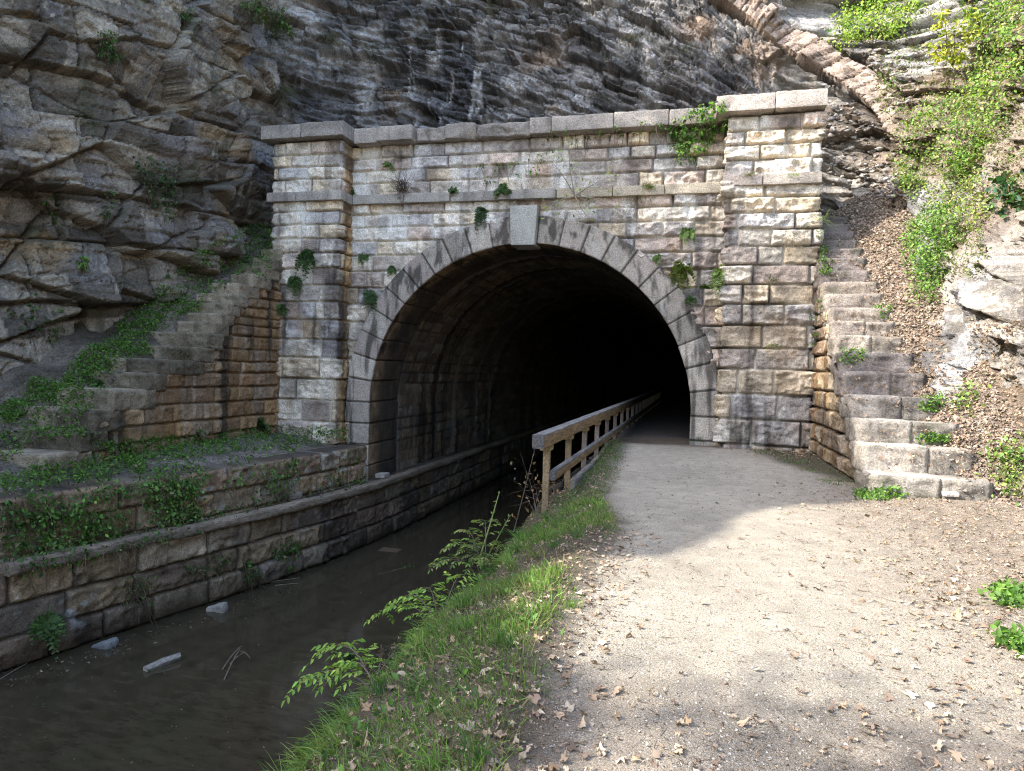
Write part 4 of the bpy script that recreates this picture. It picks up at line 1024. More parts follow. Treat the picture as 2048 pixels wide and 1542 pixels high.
# ---- right slope
RG = (G3, G3 * 1.15, G4 * .9, G2, STRAW)
for lab, poly, n, per, L, out, pal in [
    ('large sunlit leafy shrub on the right slope below the twigs', [(1900, 190), (2000, 150), (2020, 230), (1980, 300), (1960, 370), (1890, 350), (1830, 330), (1790, 280), (1850, 230)], 380, 16, .062, .38, RG),
    ('bright fresh leaved bush at the top of the right slope', [(1690, 25), (1760, 0), (1850, 0), (1820, 50), (1740, 80), (1650, 90)], 260, 13, .085, .40, (G4, G4 * 1.15, G3 * 1.2)),
    ('leafy bush in the top right corner', [(1940, 0), (2048, 0), (2048, 110), (2000, 120), (1950, 60)], 200, 13, .07, .35, RG),
    ('shrub on the right slope beside the shaded rock', [(1790, 340), (1830, 330), (1850, 400), (1800, 390)], 70, 11, .062, .25, RG),
    ('band of ivy and weeds down the right slope beside the leafy chute', [(1830, 440), (1890, 400), (1920, 480), (1880, 540), (1870, 600), (1835, 620), (1830, 530), (1810, 500)], 330, 14, .055, .16, (G2, G3, G3 * 1.1)),
    ('pale yellow green scrub in the middle of the right slope', [(1840, 380), (1960, 360), (1990, 430), (1930, 470), (1890, 420)], 170, 11, .052, .15, (G4, G3, STRAW)),
    ('scattered shrub at the right edge of the upper slope', [(1930, 110), (2048, 110), (2048, 180), (1950, 180)], 130, 9, .08, .25, RG),
    ('dark ivy with broad leaves at the right edge above the bare rock', [(1990, 370), (2048, 370), (2048, 420), (2000, 410)], 40, 7, .12, .12, (G1, (.03, .08, .045))),
    ('green weeds at the foot of the bare right rock', [(1985, 900), (2048, 900), (2048, 1010), (2020, 1000), (1985, 950)], 90, 11, .055, .12, RG),
    ('small weeds beside the bare rock at the chute', [(1925, 780), (1960, 780), (1960, 830), (1920, 830)], 26, 9, .06, .1, RG),
    ('grassy scrub under the tan fold on the right cliff', [(1750, 130), (1800, 150), (1810, 240), (1760, 210)], 70, 9, .06, .15, (G2, G3, STRAW))]:
    creeper('shrub', lab, 'shrub', 'shrubs on the right slope', poly, n, per, L, .10, out, pal, .1, 30, 0, nst=16)
cover('undergrowth', 'thin sunlit undergrowth over the right slope', [([(1660, 0), (2048, 0), (2048, 420), (1980, 400), (1960, 560), (1900, 560), (1870, 640), (1830, 420), (1780, 330), (1750, 120)], 1900)], 6, .045, (G3, G4 * .9, STRAW, STRAW * .7, G2), .10, 170)
# bare twigs and yellow leaved branch on the slope
h = hit(1905, 140)
if h:
    p = h[0]; q = lambda px, py, f=.97: CAM + ray(px, py) * np.linalg.norm(p - CAM) * f
    branchy('bare_branches', 'bundle of bare grey twigs on the right slope', 'branches', p, [q(1875, 185), q(1885, 200), q(1860, 170), q(1900, 210), q(1870, 150), q(1930, 190), q(1850, 150)], .014, (.20, .17, .14), 0, .05, (G3,), tw=5, tl=.3)
    branchy('yellow_sapling', 'sapling with glowing yellow leaves near the top right corner', 'sapling', p + (0, 0, .1), [q(1890, 30, .95), q(1910, 60, .95), q(1930, 85, .95), q(1905, 90, .95), q(1960, 40, .95), q(1870, 100, .95)], .016, (.16, .13, .10), 330, .12, (np.array((.32, .34, .04)), G4 * 1.2, np.array((.36, .33, .04))), tw=5, tl=.22)
h = hit(1960, 30)
if h:
    p = h[0]; q = lambda px, py, f=.97: CAM + ray(px, py) * np.linalg.norm(p - CAM) * f
    branchy('slender_tree', 'slender dark trunk rising at the top right among leaves', 'tree', q(1985, 90, .96), [q(1980, -60, .94), q(2060, -30, .94), q(1940, -80, .94), q(2060, 60, .94)], .035, (.10, .08, .065), 600, .11, (G3, G4), tw=9, tl=.4)

# ---- dead leaves
def dead_leaves(P, Nn, size, lift=.015, curl=.35, pal=None):
    n = len(P); pal = pal if pal is not None else [(.30, .215, .145), (.24, .17, .12), (.38, .29, .205), (.17, .12, .09), (.34, .23, .14), (.44, .36, .27)]
    ang = np.array([0, .45, .8, 1.25, 1.7, 2.2, 2.7, 3.14]); rad = np.array([.12, .42, .38, .52, .44, .54, .46, .85]) 
    out = [(0, .05)] + [(np.cos(np.pi - a) * r, np.sin(a) * r) for a, r in zip(ang[1:-1], rad[1:-1])] + [(1., 0)]
    up = [np.array(o) for o in out]; loop = up + [o * (1, -1) for o in up[-2:0:-1]]
    loop = np.array(loop); m = len(loop)
    t = unit(np.cross(Nn, rng.normal(size=(n, 3)))); N2 = unit(Nn + rng.normal(size=(n, 3)) * .35); t = unit(t - N2 * (t * N2).sum(1, keepdims=True)); b = np.cross(N2, t)
    sz = np.broadcast_to(size, (n,))[:, None, None] * .6
    j = 1 + .26 * rng.normal(size=(n, m)); asp = .45 + .7 * rng.random((n, 1))
    cu = (curl * rng.normal(size=(n, 1)))
    lx = loop[None, :, 0] * j; ly = loop[None, :, 1] * j * asp
    hz = cu * ly ** 2 * 1.6 + .22 * rng.normal(size=(n, 1)) * lx ** 2 + .10 * rng.normal(size=(n, m))
    V = P[:, None] + sz * (lx[..., None] * t[:, None] + ly[..., None] * b[:, None] + hz[..., None] * N2[:, None]) + Nn[:, None] * lift
    ctr = P[:, None] + Nn[:, None] * lift
    V = np.concatenate([V, ctr], 1); k = m + 1
    f = np.array([[i, (i + 1) % m, (i + 2) % m, m] for i in range(0, m, 2)])
    F = (np.arange(n)[:, None, None] * k + f[None]).reshape(-1, 4)
    c = pal_mix(n, pal, .2); cc = np.repeat(c[:, None], k, 1) * (1 + .12 * rng.normal(size=(n, k, 1)))
    return V.reshape(-1, 3), F, cc.reshape(-1, 3)
def ground_pts(n, x0, x1, y0, y1, dens):
    X = x0 + rng.random(n) * (x1 - x0); Y = y0 + rng.random(n) * (y1 - y0); d = dens(X, Y); k = rng.random(n) < d; X, Y = X[k], Y[k]
    Z = ground_z(X, Y); e = .05; nx = -(ground_z(X + e, Y) - ground_z(X - e, Y)) / (2 * e); ny = -(ground_z(X, Y + e) - ground_z(X, Y - e)) / (2 * e)
    return np.stack([X, Y, Z], -1), unit(np.stack([nx, ny, np.ones_like(nx)], -1))
A = Acc()
def dn(X, Y):
    n = fbm(X * 1.1, Y * 1.1, 0 * X, 3, 71)
    r = ss(.5, 2.8, X + .8 * n - .1 * (Y + 10)) * ss(-4.5, -6.5, Y) * .75
    f = ss(-13.2, -14.6, Y + .8 * n) * .62
    bk = ss(.25, -.2, X - path_edge(Y)) * (.38 + .5 * (n > .05)) + .5 * ss(.5, 0, np.abs(X - path_edge(Y) - .1)) * ss(-9, -11, Y)
    return np.clip(np.maximum(np.maximum(r, f), bk) + .035, 0, 1)
P, Nn = ground_pts(26000, -2.4, 6.5, -15.6, -3, dn); A.add(*dead_leaves(P, Nn, .022 + .06 * rng.random(len(P)) ** 2.2))
P, Nn = ground_pts(5000, -2.4, 3, -15.6, -10, lambda X, Y: dn(X, Y) * .5); A.add(*dead_leaves(P, Nn, .05 + .06 * rng.random(len(P)) ** 2))
P, Nn = ground_pts(3000, 0, 2.6, -3.2, .1, lambda X, Y: ss(.4, 2.4, X) * .5 * ss(-3.4, -.3, Y)); A.add(*dead_leaves(P, Nn, .06))
P, Nn = ground_pts(60000, -1.6, 6.5, -15.6, -1, lambda X, Y: .06 + .94 * dn(X, Y)); A.add(*dead_leaves(P, Nn, .012 + .022 * rng.random(len(P)), .004, .3, [(.20, .15, .11), (.12, .09, .065), (.34, .27, .19), (.42, .36, .28)]))
finish(A, 'leaf_litter', 'brown dead leaves scattered over the towpath and the bank', None, None, 'stuff', M_DEAD)
A = Acc()
n = 14000; X = 3.0 + 1.6 * rng.random(n); Y = -6.6 + 8.2 * rng.random(n)
keep = (X > 3.15 + .55 * ss(-3, -6, Y) - .25 * rng.random(n) - .3 * ss(-3, -5, Y) * 0) ; X, Y = X[keep], Y[keep]
P = np.stack([X, Y, slopeR_z(X, Y)], -1); Nn = unit(np.tile(np.array([-.3, -.55, 1.]), (len(P), 1)) + .2 * rng.normal(size=P.shape))
A.add(*dead_leaves(P, Nn, .06 + .06 * rng.random(len(P)), .02, .5, [(.24, .175, .13), (.18, .13, .10), (.33, .26, .195), (.12, .09, .07), (.40, .33, .26), (.22, .17, .135), (.09, .07, .055)]))
s_ = [q_ for poly, k in (([(1700, 440), (1770, 420), (1830, 520), (1900, 720), (1950, 880), (1930, 980), (1880, 800), (1800, 620)], 500), ([(1640, 470), (1760, 470), (1900, 940), (1720, 940)], 160)) for q_ in seeds(poly, k)] + seeds([(1940, 640), (2048, 640), (2048, 960), (1960, 900)], 260)
P = np.array([q_[0] for q_ in s_]); Nn = np.array([q_[1] for q_ in s_]); P = np.repeat(P, 3, 0) + rng.normal(size=(len(P) * 3, 3)) * (.05, .05, .005); A.add(*dead_leaves(P, np.repeat(Nn, 3, 0), .07, .015, .4, [(.27, .19, .13), (.19, .13, .085), (.38, .28, .195), (.13, .09, .065)]))
s_ = seeds([(0, 850), (150, 780), (350, 560), (540, 440), (540, 520), (420, 600), (280, 700), (150, 860), (0, 930)], 420) + seeds([(0, 960), (300, 910), (700, 870), (720, 890), (300, 945), (0, 995)], 420); P = np.array([q_[0] for q_ in s_]); A.add(*dead_leaves(P, np.array([q_[1] for q_ in s_]), .07, .015, .4, [(.16, .12, .09), (.22, .17, .13), (.12, .09, .07)]))
s_ = seeds([(1680, 20), (2000, 120), (1960, 380), (1800, 300)], 500); P = np.array([q_[0] for q_ in s_]); A.add(*dead_leaves(P, np.array([q_[1] for q_ in s_]), .09, .02, .4))
finish(A, 'fallen_leaves', 'thick drift of fallen leaves beside the sunlit stairs', None, None, 'stuff', M_DEAD)
A = Acc()
def onwater(px, py):
    d = ray(px, py); return CAM + d * ((ZW - CAM[2]) / d[2])
for poly, k, z0, sz in (([(0, 1360), (240, 1280), (420, 1225), (600, 1165), (600, 1180), (420, 1250), (250, 1310), (130, 1350), (20, 1390)], 420, .03, .05), ([(0, 1400), (600, 1200), (980, 1000), (1000, 1020), (700, 1300), (500, 1542), (0, 1542)], 70, .008, .035)):
    poly = np.asarray(poly, float); p = poly.min(0) + rng.random((k * 4, 2)) * (poly.max(0) - poly.min(0)); p = p[in_poly(p, poly)][:k]
    P = np.array([onwater(*q_) for q_ in p]) + (0, 0, z0 * .3); P[:, 2] += z0 * rng.random(len(P)) * .6
    A.add(*dead_leaves(P, np.tile((0., 0, 1.), (len(P), 1)), sz * (.4 + rng.random(len(P))), .004, .2, [(.12, .095, .07), (.20, .155, .11), (.07, .055, .04), (.28, .23, .17)]))
finish(A, 'floating_leaves', 'dead leaves and silt floating at the foot of the canal wall', None, None, 'stuff', M_DEAD)
V_ = []; C_ = []; octv = np.array([(1, 0, 0), (-1, 0, 0), (0, 1, 0), (0, -1, 0), (0, 0, 1), (0, 0, -1)], float); octf = np.array([(0, 2, 4), (2, 1, 4), (1, 3, 4), (3, 0, 4), (2, 0, 5), (1, 2, 5), (3, 1, 5), (0, 3, 5)])
for poly, k, s0, cc in (([(1640, 215), (1700, 200), (1830, 330), (1790, 400), (1660, 370)], 340, .13, [(.40, .37, .33), (.30, .28, .26), (.45, .43, .40), (.16, .14, .13)]), ([(1700, 60), (1800, 100), (1850, 200), (1790, 230)], 200, .11, [(.38, .31, .25), (.30, .25, .2), (.42, .38, .33)]), ([(0, 850), (150, 740), (350, 540), (540, 430), (540, 520), (420, 600), (280, 700), (150, 860), (0, 930)], 260, .06, [(.16, .14, .12), (.24, .22, .19), (.10, .09, .08)]), ([(1900, 880), (1990, 880), (2040, 1010), (1900, 990)], 60, .05, [(.36, .33, .29), (.28, .25, .22)])):
    for q_ in seeds(poly, k):
        z_ = s0 * (.25 + rng.random() ** 2) * .6; v = (octv + .35 * rng.normal(size=(6, 3))) * z_ * np.array([1.3, .9, .7]); V_.append(v + q_[0] + q_[1] * z_ * .3); C_.append(np.repeat(pal_mix(1, cc), 6, 0))
n_ = len(V_); F_ = (np.arange(n_)[:, None, None] * 6 + octf[None]).reshape(-1, 3)
tag(mesh_obj('rubble', np.concatenate(V_), F_, M_ROCK, None, np.concatenate(C_)), 'broken rock rubble on the slopes beside both stairs', None, None, 'stuff')
# twigs and grit on the path
A = Acc()
P, Nn = ground_pts(4000, -.8, 5, -15.5, -1.5, lambda X, Y: .35 + .65 * dn(X, Y)); m = len(P)
d = unit(rng.normal(size=(m, 3)) * (1, 1, .05)); A.add(*blades(P + (0, 0, .006), d, .03 + .10 * rng.random(m) ** 2, .005, .0, pal_mix(m, [(.10, .075, .055), (.18, .14, .10), (.30, .24, .18)])))
finish(A, 'twigs', 'thin broken twigs lying on the gravel', None, None, 'stuff', M_DEAD)
A = Acc()
P, Nn = ground_pts(90000, -1.0, 4.5, -15.6, -6, lambda X, Y: np.clip(1.3 - .16 * np.hypot(X, Y + 17.5), .05, 1) * ss(-.1, .2, X - path_edge(Y))); m = len(P)
sz = (.003 + .006 * rng.random(m) ** 2)[:, None, None]; oc = np.array([(1, 0, 0), (0, 1, 0), (-1, 0, 0), (0, -1, 0), (0, 0, .8)]) 
V = P[:, None] + (oc[None] + .35 * rng.normal(size=(m, 5, 3))) * sz
F = (np.arange(m)[:, None, None] * 5 + np.array([[0, 1, 4, 4], [1, 2, 4, 4], [2, 3, 4, 4], [3, 0, 4, 4]])[None]).reshape(-1, 4)[:, :3]
c = pal_mix(m, [(.34, .31, .27), (.38, .35, .30), (.22, .19, .16), (.14, .12, .10), (.44, .41, .36)], .15)
tag(mesh_obj('gravel', V.reshape(-1, 3), F, M_ASH, None, np.repeat(c, 5, 0)), 'fine loose gravel on the towpath surface', None, None, 'stuff')

# ---- grass on the bank
A = Acc()
def gd(X, Y):
    n = fbm(X * 1.5, Y * 1.5, 0 * X, 3, 75); b = X - path_edge(Y)
    return ss(.05, -.2, b + .12 * n) * ss(-.22, .3, n + .07) * ss(-2.9, -2.2, X) * (1 - .4 * ss(-.35, -.9, b) * ss(-9, -8, Y))
for cnt, y0, y1, l0, w in ((30000, -16.5, -12.2, .11, .005), (30000, -12.2, -8.4, .09, .006), (12000, -8.4, -.3, .045, .008)):
    P, Nn = ground_pts(cnt, -2.9, -.4, y0, y1, gd); m = len(P); big = fbm(P[:, 0] * .9, P[:, 1] * .9, 0 * P[:, 0], 2, 77)
    cols = pal_mix(m, [G2 * 1.2, G3 * 1.1, G2, G3 * 1.3, G4 * .8, STRAW], .2); A.add(*blades(P, Nn * .9 + rng.normal(size=(m, 3)) * .42, l0 * (.4 + .9 * rng.random(m)) * (1 + .9 * big), w, .35 * rng.random(m), cols))
P, Nn = ground_pts(9000, -2.8, -.5, -16.2, -8, lambda X, Y: .8 * ss(.1, -.15, X - path_edge(Y))); m = len(P); A.add(*blades(P + (0, 0, .01), Nn * .25 + rng.normal(size=(m, 3)) * .5, .06 + .12 * rng.random(m), .004, .25, pal_mix(m, [STRAW, STRAW * .7, STRAW * .5, G2])))
P0, N0 = ground_pts(420, -2.5, -.75, -15.8, -8.6, lambda X, Y: .2 + .5 * ss(-1.5, -1.9, X)); k = np.repeat(np.arange(len(P0)), 38); m = len(k)
A.add(*blades(P0[k] + rng.normal(size=(m, 3)) * (.035, .035, .003), N0[k] + rng.normal(size=(m, 3)) * .38, (.10 + .17 * rng.random(len(P0)))[k] * (.5 + .7 * rng.random(m)), .0055, .2 + .4 * rng.random(m), pal_mix(len(P0), [G2, G3, G3 * 1.2, G1 * 1.5, G4 * .7], .2)[k] * (1 + .15 * rng.normal(size=(m, 1)))))
P, Nn = ground_pts(12000, 0, 2.6, -6.6, -.1, lambda X, Y: ss(.25, .0, np.abs(X - np.interp(Y, [-6.5, -4, -1, 0], [2.45, 2.2, 1.5, 1.2])) - .22) * ss(-.2, .2, fbm(X * 2, Y * 2, 0 * X, 2, 78)) * .5); m = len(P)
A.add(*blades(P, Nn + rng.normal(size=(m, 3)) * .5, .07 * (.4 + rng.random(m)), .008, .3, pal_mix(m, [G2, G3, G1, STRAW])))
P, Nn = ground_pts(9000, -1.9, -1.1, -8.2, -.4, lambda X, Y: .9 * ss(.3, -.1, X - path_edge(Y))); m = len(P)
A.add(*blades(P, Nn + rng.normal(size=(m, 3)) * .5, .04 * (.4 + rng.random(m)), .008, .3, pal_mix(m, [G2, G3, STRAW])))
finish(A, 'bank_grass', 'patchy short grass along the canal bank and the foot of the right stairs', None, None, 'stuff')
A = Acc()
P, Nn = ground_pts(9000, -2.9, -.6, -16, -8, lambda X, Y: gd(X, Y) * ss(-.1, .3, fbm(X * 2.4, Y * 2.4, 0 * X + 5, 2, 79)) * .7); m = len(P); ln = .02 + .035 * rng.random(m)
A.add(*leaf_quads(P + (0, 0, .015) + rng.random((m, 1)) * (0, 0, .04), rdir(m, .5), rdir(m, 1.5), ln, ln * .6, pal_mix(m, [G2, G3, G1])))
s_ = [q_ for poly, k in (([(1715, 985), (1800, 975), (1800, 1000), (1715, 1005)], 50), ([(1840, 800), (1885, 790), (1890, 825), (1850, 830)], 40), ([(1840, 870), (1900, 870), (1900, 890), (1840, 890)], 40), ([(1640, 450), (1660, 550), (1640, 560)], 40), ([(1680, 700), (1730, 700), (1730, 730), (1690, 730)], 26), ([(1990, 1180), (2048, 1180), (2048, 1215), (2000, 1215)], 40), ([(2010, 1280), (2048, 1280), (2048, 1320)], 24), ([(1750, 600), (1780, 600), (1780, 640), (1750, 640)], 14), ([(1620, 600), (1650, 600), (1640, 700), (1625, 700)], 14)) for q_ in seeds(poly, k)]
P = np.repeat(np.array([q_[0] for q_ in s_]), 9, 0); m = len(P); P = P + rng.normal(size=(m, 3)) * (.05, .05, .02) + (0, 0, .03); ln = .03 + .04 * rng.random(m)
A.add(*leaf_quads(P, rdir(m, .4), rdir(m, 1.3), ln, ln * .6, pal_mix(m, [G2, G3, G3 * 1.1])))
finish(A, 'weeds', 'small broad leaved weeds on the bank and around the right stairs', None, None, 'stuff')

# ---- saplings leaning over the water
def sapling(label, base, fronds, L, pal, stemc=(.13, .10, .08), group='saplings on the canal bank', name='sapling'):
    root = empty(name, label, 'sapling', group); A = Acc(); B = Acc()
    for (end, lift, nl) in fronds:
        end = np.asarray(end, float); c = bez(base, (base + end) / 2 + np.array([0, 0, lift]), end, 16); A.add(*tube(c, .006, .002, stemc, 5))
        for k in range(4, 16, 2):                      # compound leaves along the stem
            for sg in (-1, 1):
                t = unit(c[min(k + 1, 15)] - c[k - 1]); s = unit(np.cross(t, (0, 0, 1.))) * sg
                d = unit(s + t * .7 + np.array([0, 0, .15 + .25 * rng.normal()])); RL = L * 3.2 * (.7 + .5 * rng.random())
                r = bez(c[k], c[k] + d * RL * .6, c[k] + d * RL + np.array([0, 0, -.25 * RL]), 8); A.add(*tube(r, .002, .001, (.14, .16, .06), 3))
                tt = unit(np.gradient(r, axis=0)); ps = unit(np.cross(tt, (0, 0, 1.)))
                for s2 in (-1, 1):
                    q = r[2::2]; m = len(q); B.add(*leaf_quads(q, ps[2::2] * s2 + tt[2::2] * .8 + np.array([0, 0, -.25]) + .15 * rng.normal(size=(m, 3)), np.tile((0, 0, 1.), (m, 1)) + .35 * rng.normal(size=(m, 3)), L * (.75 + .4 * rng.random(m)), L * .42, pal_mix(m, pal, .15)))
                B.add(*leaf_quads(r[-1:], tt[-1:] + (0, 0, -.2), np.array([[0, 0, 1.]]) + .3 * rng.normal(size=(1, 3)), np.array([L * 1.1]), L * .45, pal_mix(1, pal)))
    root.location = base
    A.build('stem', M_BARK, root, False, base).location = (0, 0, 0); B.build('leaves', M_LEAF, root, False, base).location = (0, 0, 0)
    return root
def at(px, py, dist): return CAM + ray(px, py) * dist
YG = (G3 * 1.2, G4 * 1.15, G3 * 1.35)
gb = lambda x, y: np.array([x, y, float(ground_z(np.array([x]), np.array([y]))[0]) - .03])
b0 = gb(-1.75, -13.7)
sapling('yellow green sapling with pinnate leaves hanging over the water, nearest to the viewer', b0, [(at(605, 1365, 4.9), .22, 0), (at(655, 1305, 5.0), .3, 0), (at(690, 1340, 4.8), .22, 0)], .048, YG)
b1 = gb(-1.95, -12.1)
sapling('middle sapling arching low over the canal with long leafy sprays', b1, [(at(765, 1230, 6.6), .30, 0), (at(850, 1180, 6.7), .30, 0), (at(830, 1290, 6.0), .10, 0), (at(930, 1150, 6.5), .3, 0), (at(800, 1200, 6.5), .3, 0), (at(880, 1230, 6.3), .2, 0)], .05, YG)
b2 = gb(-1.95, -10.8)
sapling('far sapling with upright leafy tips in front of the dark tunnel water', b2, [(at(930, 1060, 7.4), .3, 0), (at(970, 1040, 7.6), .3, 0), (at(870, 1130, 7.2), .3, 0), (at(960, 1120, 7.2), .2, 0), (at(1010, 1090, 7.5), .25, 0), (at(900, 1090, 7.3), .3, 0), (at(940, 1090, 7.3), .25, 0)], .048, (G3, G4 * .8, G2, STRAW * .8))
def stalk(label, base, end, col, rad=.012, name='weed_stalk'):
    c = bez(np.asarray(base, float), (np.asarray(base) + end) / 2 + (.02, 0, .05), np.asarray(end, float), 10); A = Acc(); A.add(*tube(c, rad, rad * .4, col, 5))
    k = 14; A.add(*leaf_quads(c[5:][rng.integers(0, 5, k)], rdir(k, 1.), rdir(k, .3), .045, .016, pal_mix(k, [np.array(col)])))
    finish(A, name, label, 'stalk', 'stalks standing on the bank', mat=M_LEAF, base=c[0])
stalk('tall pale green stalk rising beside the water near the railing', (-2.15, -10.4, -.4), at(997, 990, 7.9), (.22, .27, .10))
stalk('short green stalk beside the tall pale stalk', (-2.1, -10.3, -.4), at(1018, 1035, 7.6), (.20, .25, .09), .009)
stalk('dry grey stalk on the bank behind the nearest sapling', (-2.0, -13.2, -.5), at(765, 1300, 5.3), (.14, .11, .09), .007)
stalk('thin dry twig leaning left on the near bank', (-1.95, -13.5, -.45), at(800, 1285, 5.2), (.16, .13, .10), .006)
stalk('dry stem in front of the first railing post', (-2.2, -8.7, -.45), at(1070, 895, 9.0), (.16, .13, .11), .008)
h = np.array([-2.05, -8.1, -.3])
branchy('bramble', 'dry bramble tangled around the foot of the first railing post', 'bramble', h, [h + (.05, .3, .35), h + (-.15, .1, .5), h + (.1, .8, .3), h + (-.1, -.3, .35), h + (.05, 1.3, .25)], .006, (.17, .13, .10), 46, .06, (STRAW, (.3, .17, .07)), tw=7, tl=.28)
fern(600, 1510, .22, 'light green broad leaved plant at the bottom edge of the bank', (G3, G3 * 1.2), 10, .2, name='leafy_plant', cat='plant', group='plants on the canal bank')
fern(700, 1320, .20, 'dark broad leaved plant on the near bank above the dead leaves', (G1, G2), 12, .3, name='leafy_plant', cat='plant', group='plants on the canal bank')

# ---- things in and by the water
def onwater(px, py):
    d = ray(px, py); return CAM + d * ((ZW - CAM[2]) / d[2])
p = onwater(325, 1330); q = onwater(360, 1318); ax = unit(q - p); L = .52
V, F, C = tube([p - ax * L / 2 + (0, 0, .02), p + (0, 0, .035), p + ax * L / 2 + (0, 0, .05)], .062, .055, (.24, .22, .19), 10); V = V + .008 * rng.normal(size=V.shape)
A = Acc(); A.add(V, F, C)
for e, sg in ((0, 1), (2, -1)):
    A.add(np.concatenate([V[e * 11:e * 11 + 10], [V[e * 11:e * 11 + 10].mean(0)]]), np.array([[i, (i + 1) % 10, (i + 2) % 10, 10] for i in range(0, 10, 2)]), (.34, .30, .25))
finish(A, 'floating_log', 'short grey log lying in the shallow water', 'log', mat=M_WOOD, base=p)
for (x, y, sx, sy, sz, col, lab) in [(434, 1222, .36, .16, .16, (.31, .29, .25), 'pale grey stone standing out of the water'), (208, 1292, .34, .22, .10, (.19, .20, .20), 'flat bluish stone at the foot of the canal wall')]:
    p = onwater(x, y); b = block(-sx / 2, sx / 2, -sy / 2, sy / 2, -sz, sz * .8, .03, .05, .05, int(x), col, 0, .3, 6)
    W = np.concatenate(b.V); W[:, 2] += W[:, 0] * .35; W = W + p; A = Acc(); A.add(W, np.concatenate(b.F), np.concatenate(b.C)); finish(A, 'stone', lab, 'stone', 'stones in the canal', mat=M_ASH, base=p)
p = onwater(780, 1100); b = block(-.26, .26, -.17, .17, -.03, .012, .05, .006, .01, 5, (.11, .075, .05)); W = np.concatenate(b.V) + p
A = Acc(); A.add(W, np.concatenate(b.F), np.concatenate(b.C)); finish(A, 'board', 'brown board floating in the dark water', 'board', mat=M_WOOD, base=p)
for lab, pts in [('forked twig sticking out of the water right of the log', [[(445, 1340), (482, 1305)], [(482, 1305), (500, 1330)], [(460, 1330), (490, 1318)], [(448, 1362), (480, 1310)]]), ('thin stick lying at the foot of the canal wall', [[(540, 1165), (600, 1157)], [(550, 1172), (595, 1168)]]), ('long thin stick at the left edge of the water', [[(0, 1360), (60, 1325)]]), ('small leafy sprig floating in the middle of the canal', [[(755, 1150), (790, 1142)], [(785, 1142), (812, 1136)]])]:
    A = Acc()
    for a, b in pts:
        p, q = onwater(*a), onwater(*b); A.add(*tube(bez(p + (0, 0, .01), (p + q) / 2 + (0, 0, .12 if 'forked' in lab else .02), q + (0, 0, .10 if 'forked' in lab else .015)), .010, .006, (.20, .16, .125), 5))
    if 'leafy' in lab:
        k = 20; A.add(*leaf_quads(np.tile(q, (k, 1)) + rng.normal(size=(k, 3)) * (.07, .07, .005) + (0, 0, .03), rdir(k), rdir(k, 2), .06, .03, pal_mix(k, [G1, G2])))
    finish(A, 'stick', lab, 'stick', 'sticks in the canal', mat=M_LEAF if 'leafy' in lab else M_BARK, base=onwater(*pts[0][0]))
for (x, y, sx, lab) in [(768, 955, .34, 'flat pale stone lying on the timber beam at the tunnel mouth'), (586, 997, .50, 'pale squared stone lying on the canal wall ledge')]:
    h = hit(x, y); b = block(-.14, .14, -sx / 2, sx / 2, -.03, .09, .03, .012, .02, int(x), (.30, .28, .24), 0, .3, 6); W = np.concatenate(b.V); W = W + h[0] + (-.04, 0, .03)
    A = Acc(); A.add(W, np.concatenate(b.F), np.concatenate(b.C)); finish(A, 'loose_stone', lab, 'stone', 'loose stones on the canal wall', mat=M_ASH, base=h[0])
h = hit(1900, 990)
if h:
    b = block(-.10, .10, -.07, .07, -.02, .05, .03, .012, .02, 4, (.5, .47, .42), 0, .2, 6); A = Acc(); A.add(np.concatenate(b.V) + h[0], np.concatenate(b.F), np.concatenate(b.C)); finish(A, 'loose_stone', 'small white stone in front of the lowest right step', 'stone', None, mat=M_ASH, base=h[0])
h = hit(2044, 985)
if h:
    b = block(-.12, .12, -.12, .12, -.4, .22, .04, .02, .03, 4, (.30, .25, .20), 0, .3, 6); A = Acc(); A.add(np.concatenate(b.V) + h[0] + (.1, 0, 0), np.concatenate(b.F), np.concatenate(b.C)); finish(A, 'stump', 'low weathered stump at the right edge of the path', 'stump', None, mat=M_BARK, base=h[0])

# ---- unseen trees added on the gorge rim to shade the portal and the path
def rim_shade_tree(label, base, top, r, n, sq=1.):
    root = empty('rim_shade_tree', label, 'tree', 'unseen shade trees added on the rim of the gorge'); root.location = base
    A = Acc(); B = Acc(); base = np.asarray(base, float); top = np.asarray(top, float)
    c = bez(base, (base + top) / 2 + (.2, .1, 0), top, 10); A.add(*tube(c, .16, .05, (.10, .085, .07), 8))
    cl = []
    for k in range(14):
        e = top + rdir(1)[0] * r * (.5 + .5 * rng.random()) * (1, 1, sq); A.add(*tube(bez(c[rng.integers(5, 10)], (top + e) / 2, e), .04, .01, (.10, .085, .07), 5)); cl.append(e)
    cl = np.array(cl); k = rng.integers(0, len(cl), n); C = cl[k] + rng.normal(size=(n, 3)) * r * .26
    ln = .12 + .1 * rng.random(n); B.add(*leaf_quads(C, rdir(n), rdir(n, .5), ln, ln * .6, pal_mix(n, [G2, G3])))
    A.build('trunk', M_BARK, root, False, base).location = (0, 0, 0); B.build('crown', M_LEAF, root, False, base).location = (0, 0, 0)
def shade_src(T, X): 
    k = (T[0] - X) / .62; return np.array([X, T[1] - .34 * k, T[2] + .60 * k])
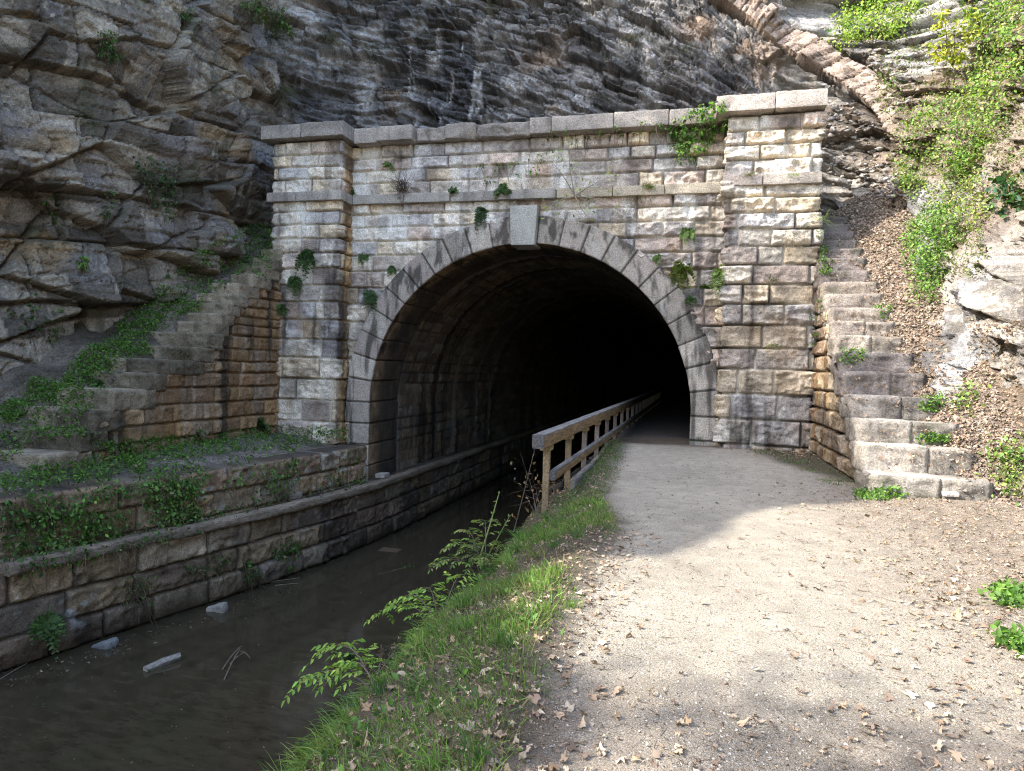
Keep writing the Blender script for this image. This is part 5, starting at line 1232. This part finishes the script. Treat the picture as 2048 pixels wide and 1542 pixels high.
for lab, T, X, r, n in [('rim tree shading the middle of the portal', (-1.6, 0, 7.6), -15.2, 1.6, 1500), ('rim tree shading the right pilaster foot', (1.4, -.6, 2.6), -15.4, 1.9, 2600), ('tall rim tree shading the cliff above the portal', (-.2, 2.5, 11.3), -15.6, 2.6, 3600), ('rim tree shading the lower right steps', (2.9, -3.8, 1.6), -15.6, 1.2, 700), ('rim tree shading the viewer end of the gorge', (.2, -15.2, 0.), -14.8, 1.5, 800)]:
    t = shade_src(T, X); g = np.interp(t[1], [-24, -18, -14, -10, -6.6, -3.4], [12.5, 15.2, 18.4, 17.4, 19, 21]); b = t.copy(); b[2] = min(g - .3, t[2] - 1.5); b[0] -= .8
    rim_shade_tree(lab, b, t, r, n)
#@@END@@

# ================================================================== LIGHT, WORLD
SUN = np.array([-.62, -.34, .60]); SUN = SUN / np.linalg.norm(SUN)
sd = bpy.data.lights.new('sun', 'SUN'); sun = bpy.data.objects.new('sun', sd); COL.objects.link(sun)
sd.energy = 2.15; sd.angle = math.radians(.53); sd.color = (1., .94, .86)
sun.rotation_euler = Vector(SUN).to_track_quat('Z', 'Y').to_euler()
w = bpy.data.worlds.new('World'); S.world = w; w.use_nodes = True
nt = w.node_tree; bg = nt.nodes['Background']
sky = nt.nodes.new('ShaderNodeTexSky'); sky.sky_type = 'NISHITA'; sky.sun_disc = False
sky.sun_elevation = math.asin(SUN[2]); sky.sun_rotation = math.atan2(SUN[0], SUN[1])
sky.air_density = 1.; sky.dust_density = 2.5; sky.ozone_density = 1.
nt.links.new(sky.outputs[0], bg.inputs[0]); bg.inputs[1].default_value = .15
S.view_settings.view_transform = 'Standard'; S.view_settings.look = 'None'; S.view_settings.exposure = 2.5; S.view_settings.gamma = 1
S.cycles.max_bounces = 6; S.cycles.diffuse_bounces = 4; S.cycles.glossy_bounces = 2; S.cycles.transmission_bounces = 2; S.cycles.transparent_max_bounces = 4
S.cycles.use_denoising = True; S.cycles.denoising_prefilter = "NONE"; S.cycles.filter_width = 1.1
S.cycles.caustics_reflective = False; S.cycles.caustics_refractive = False
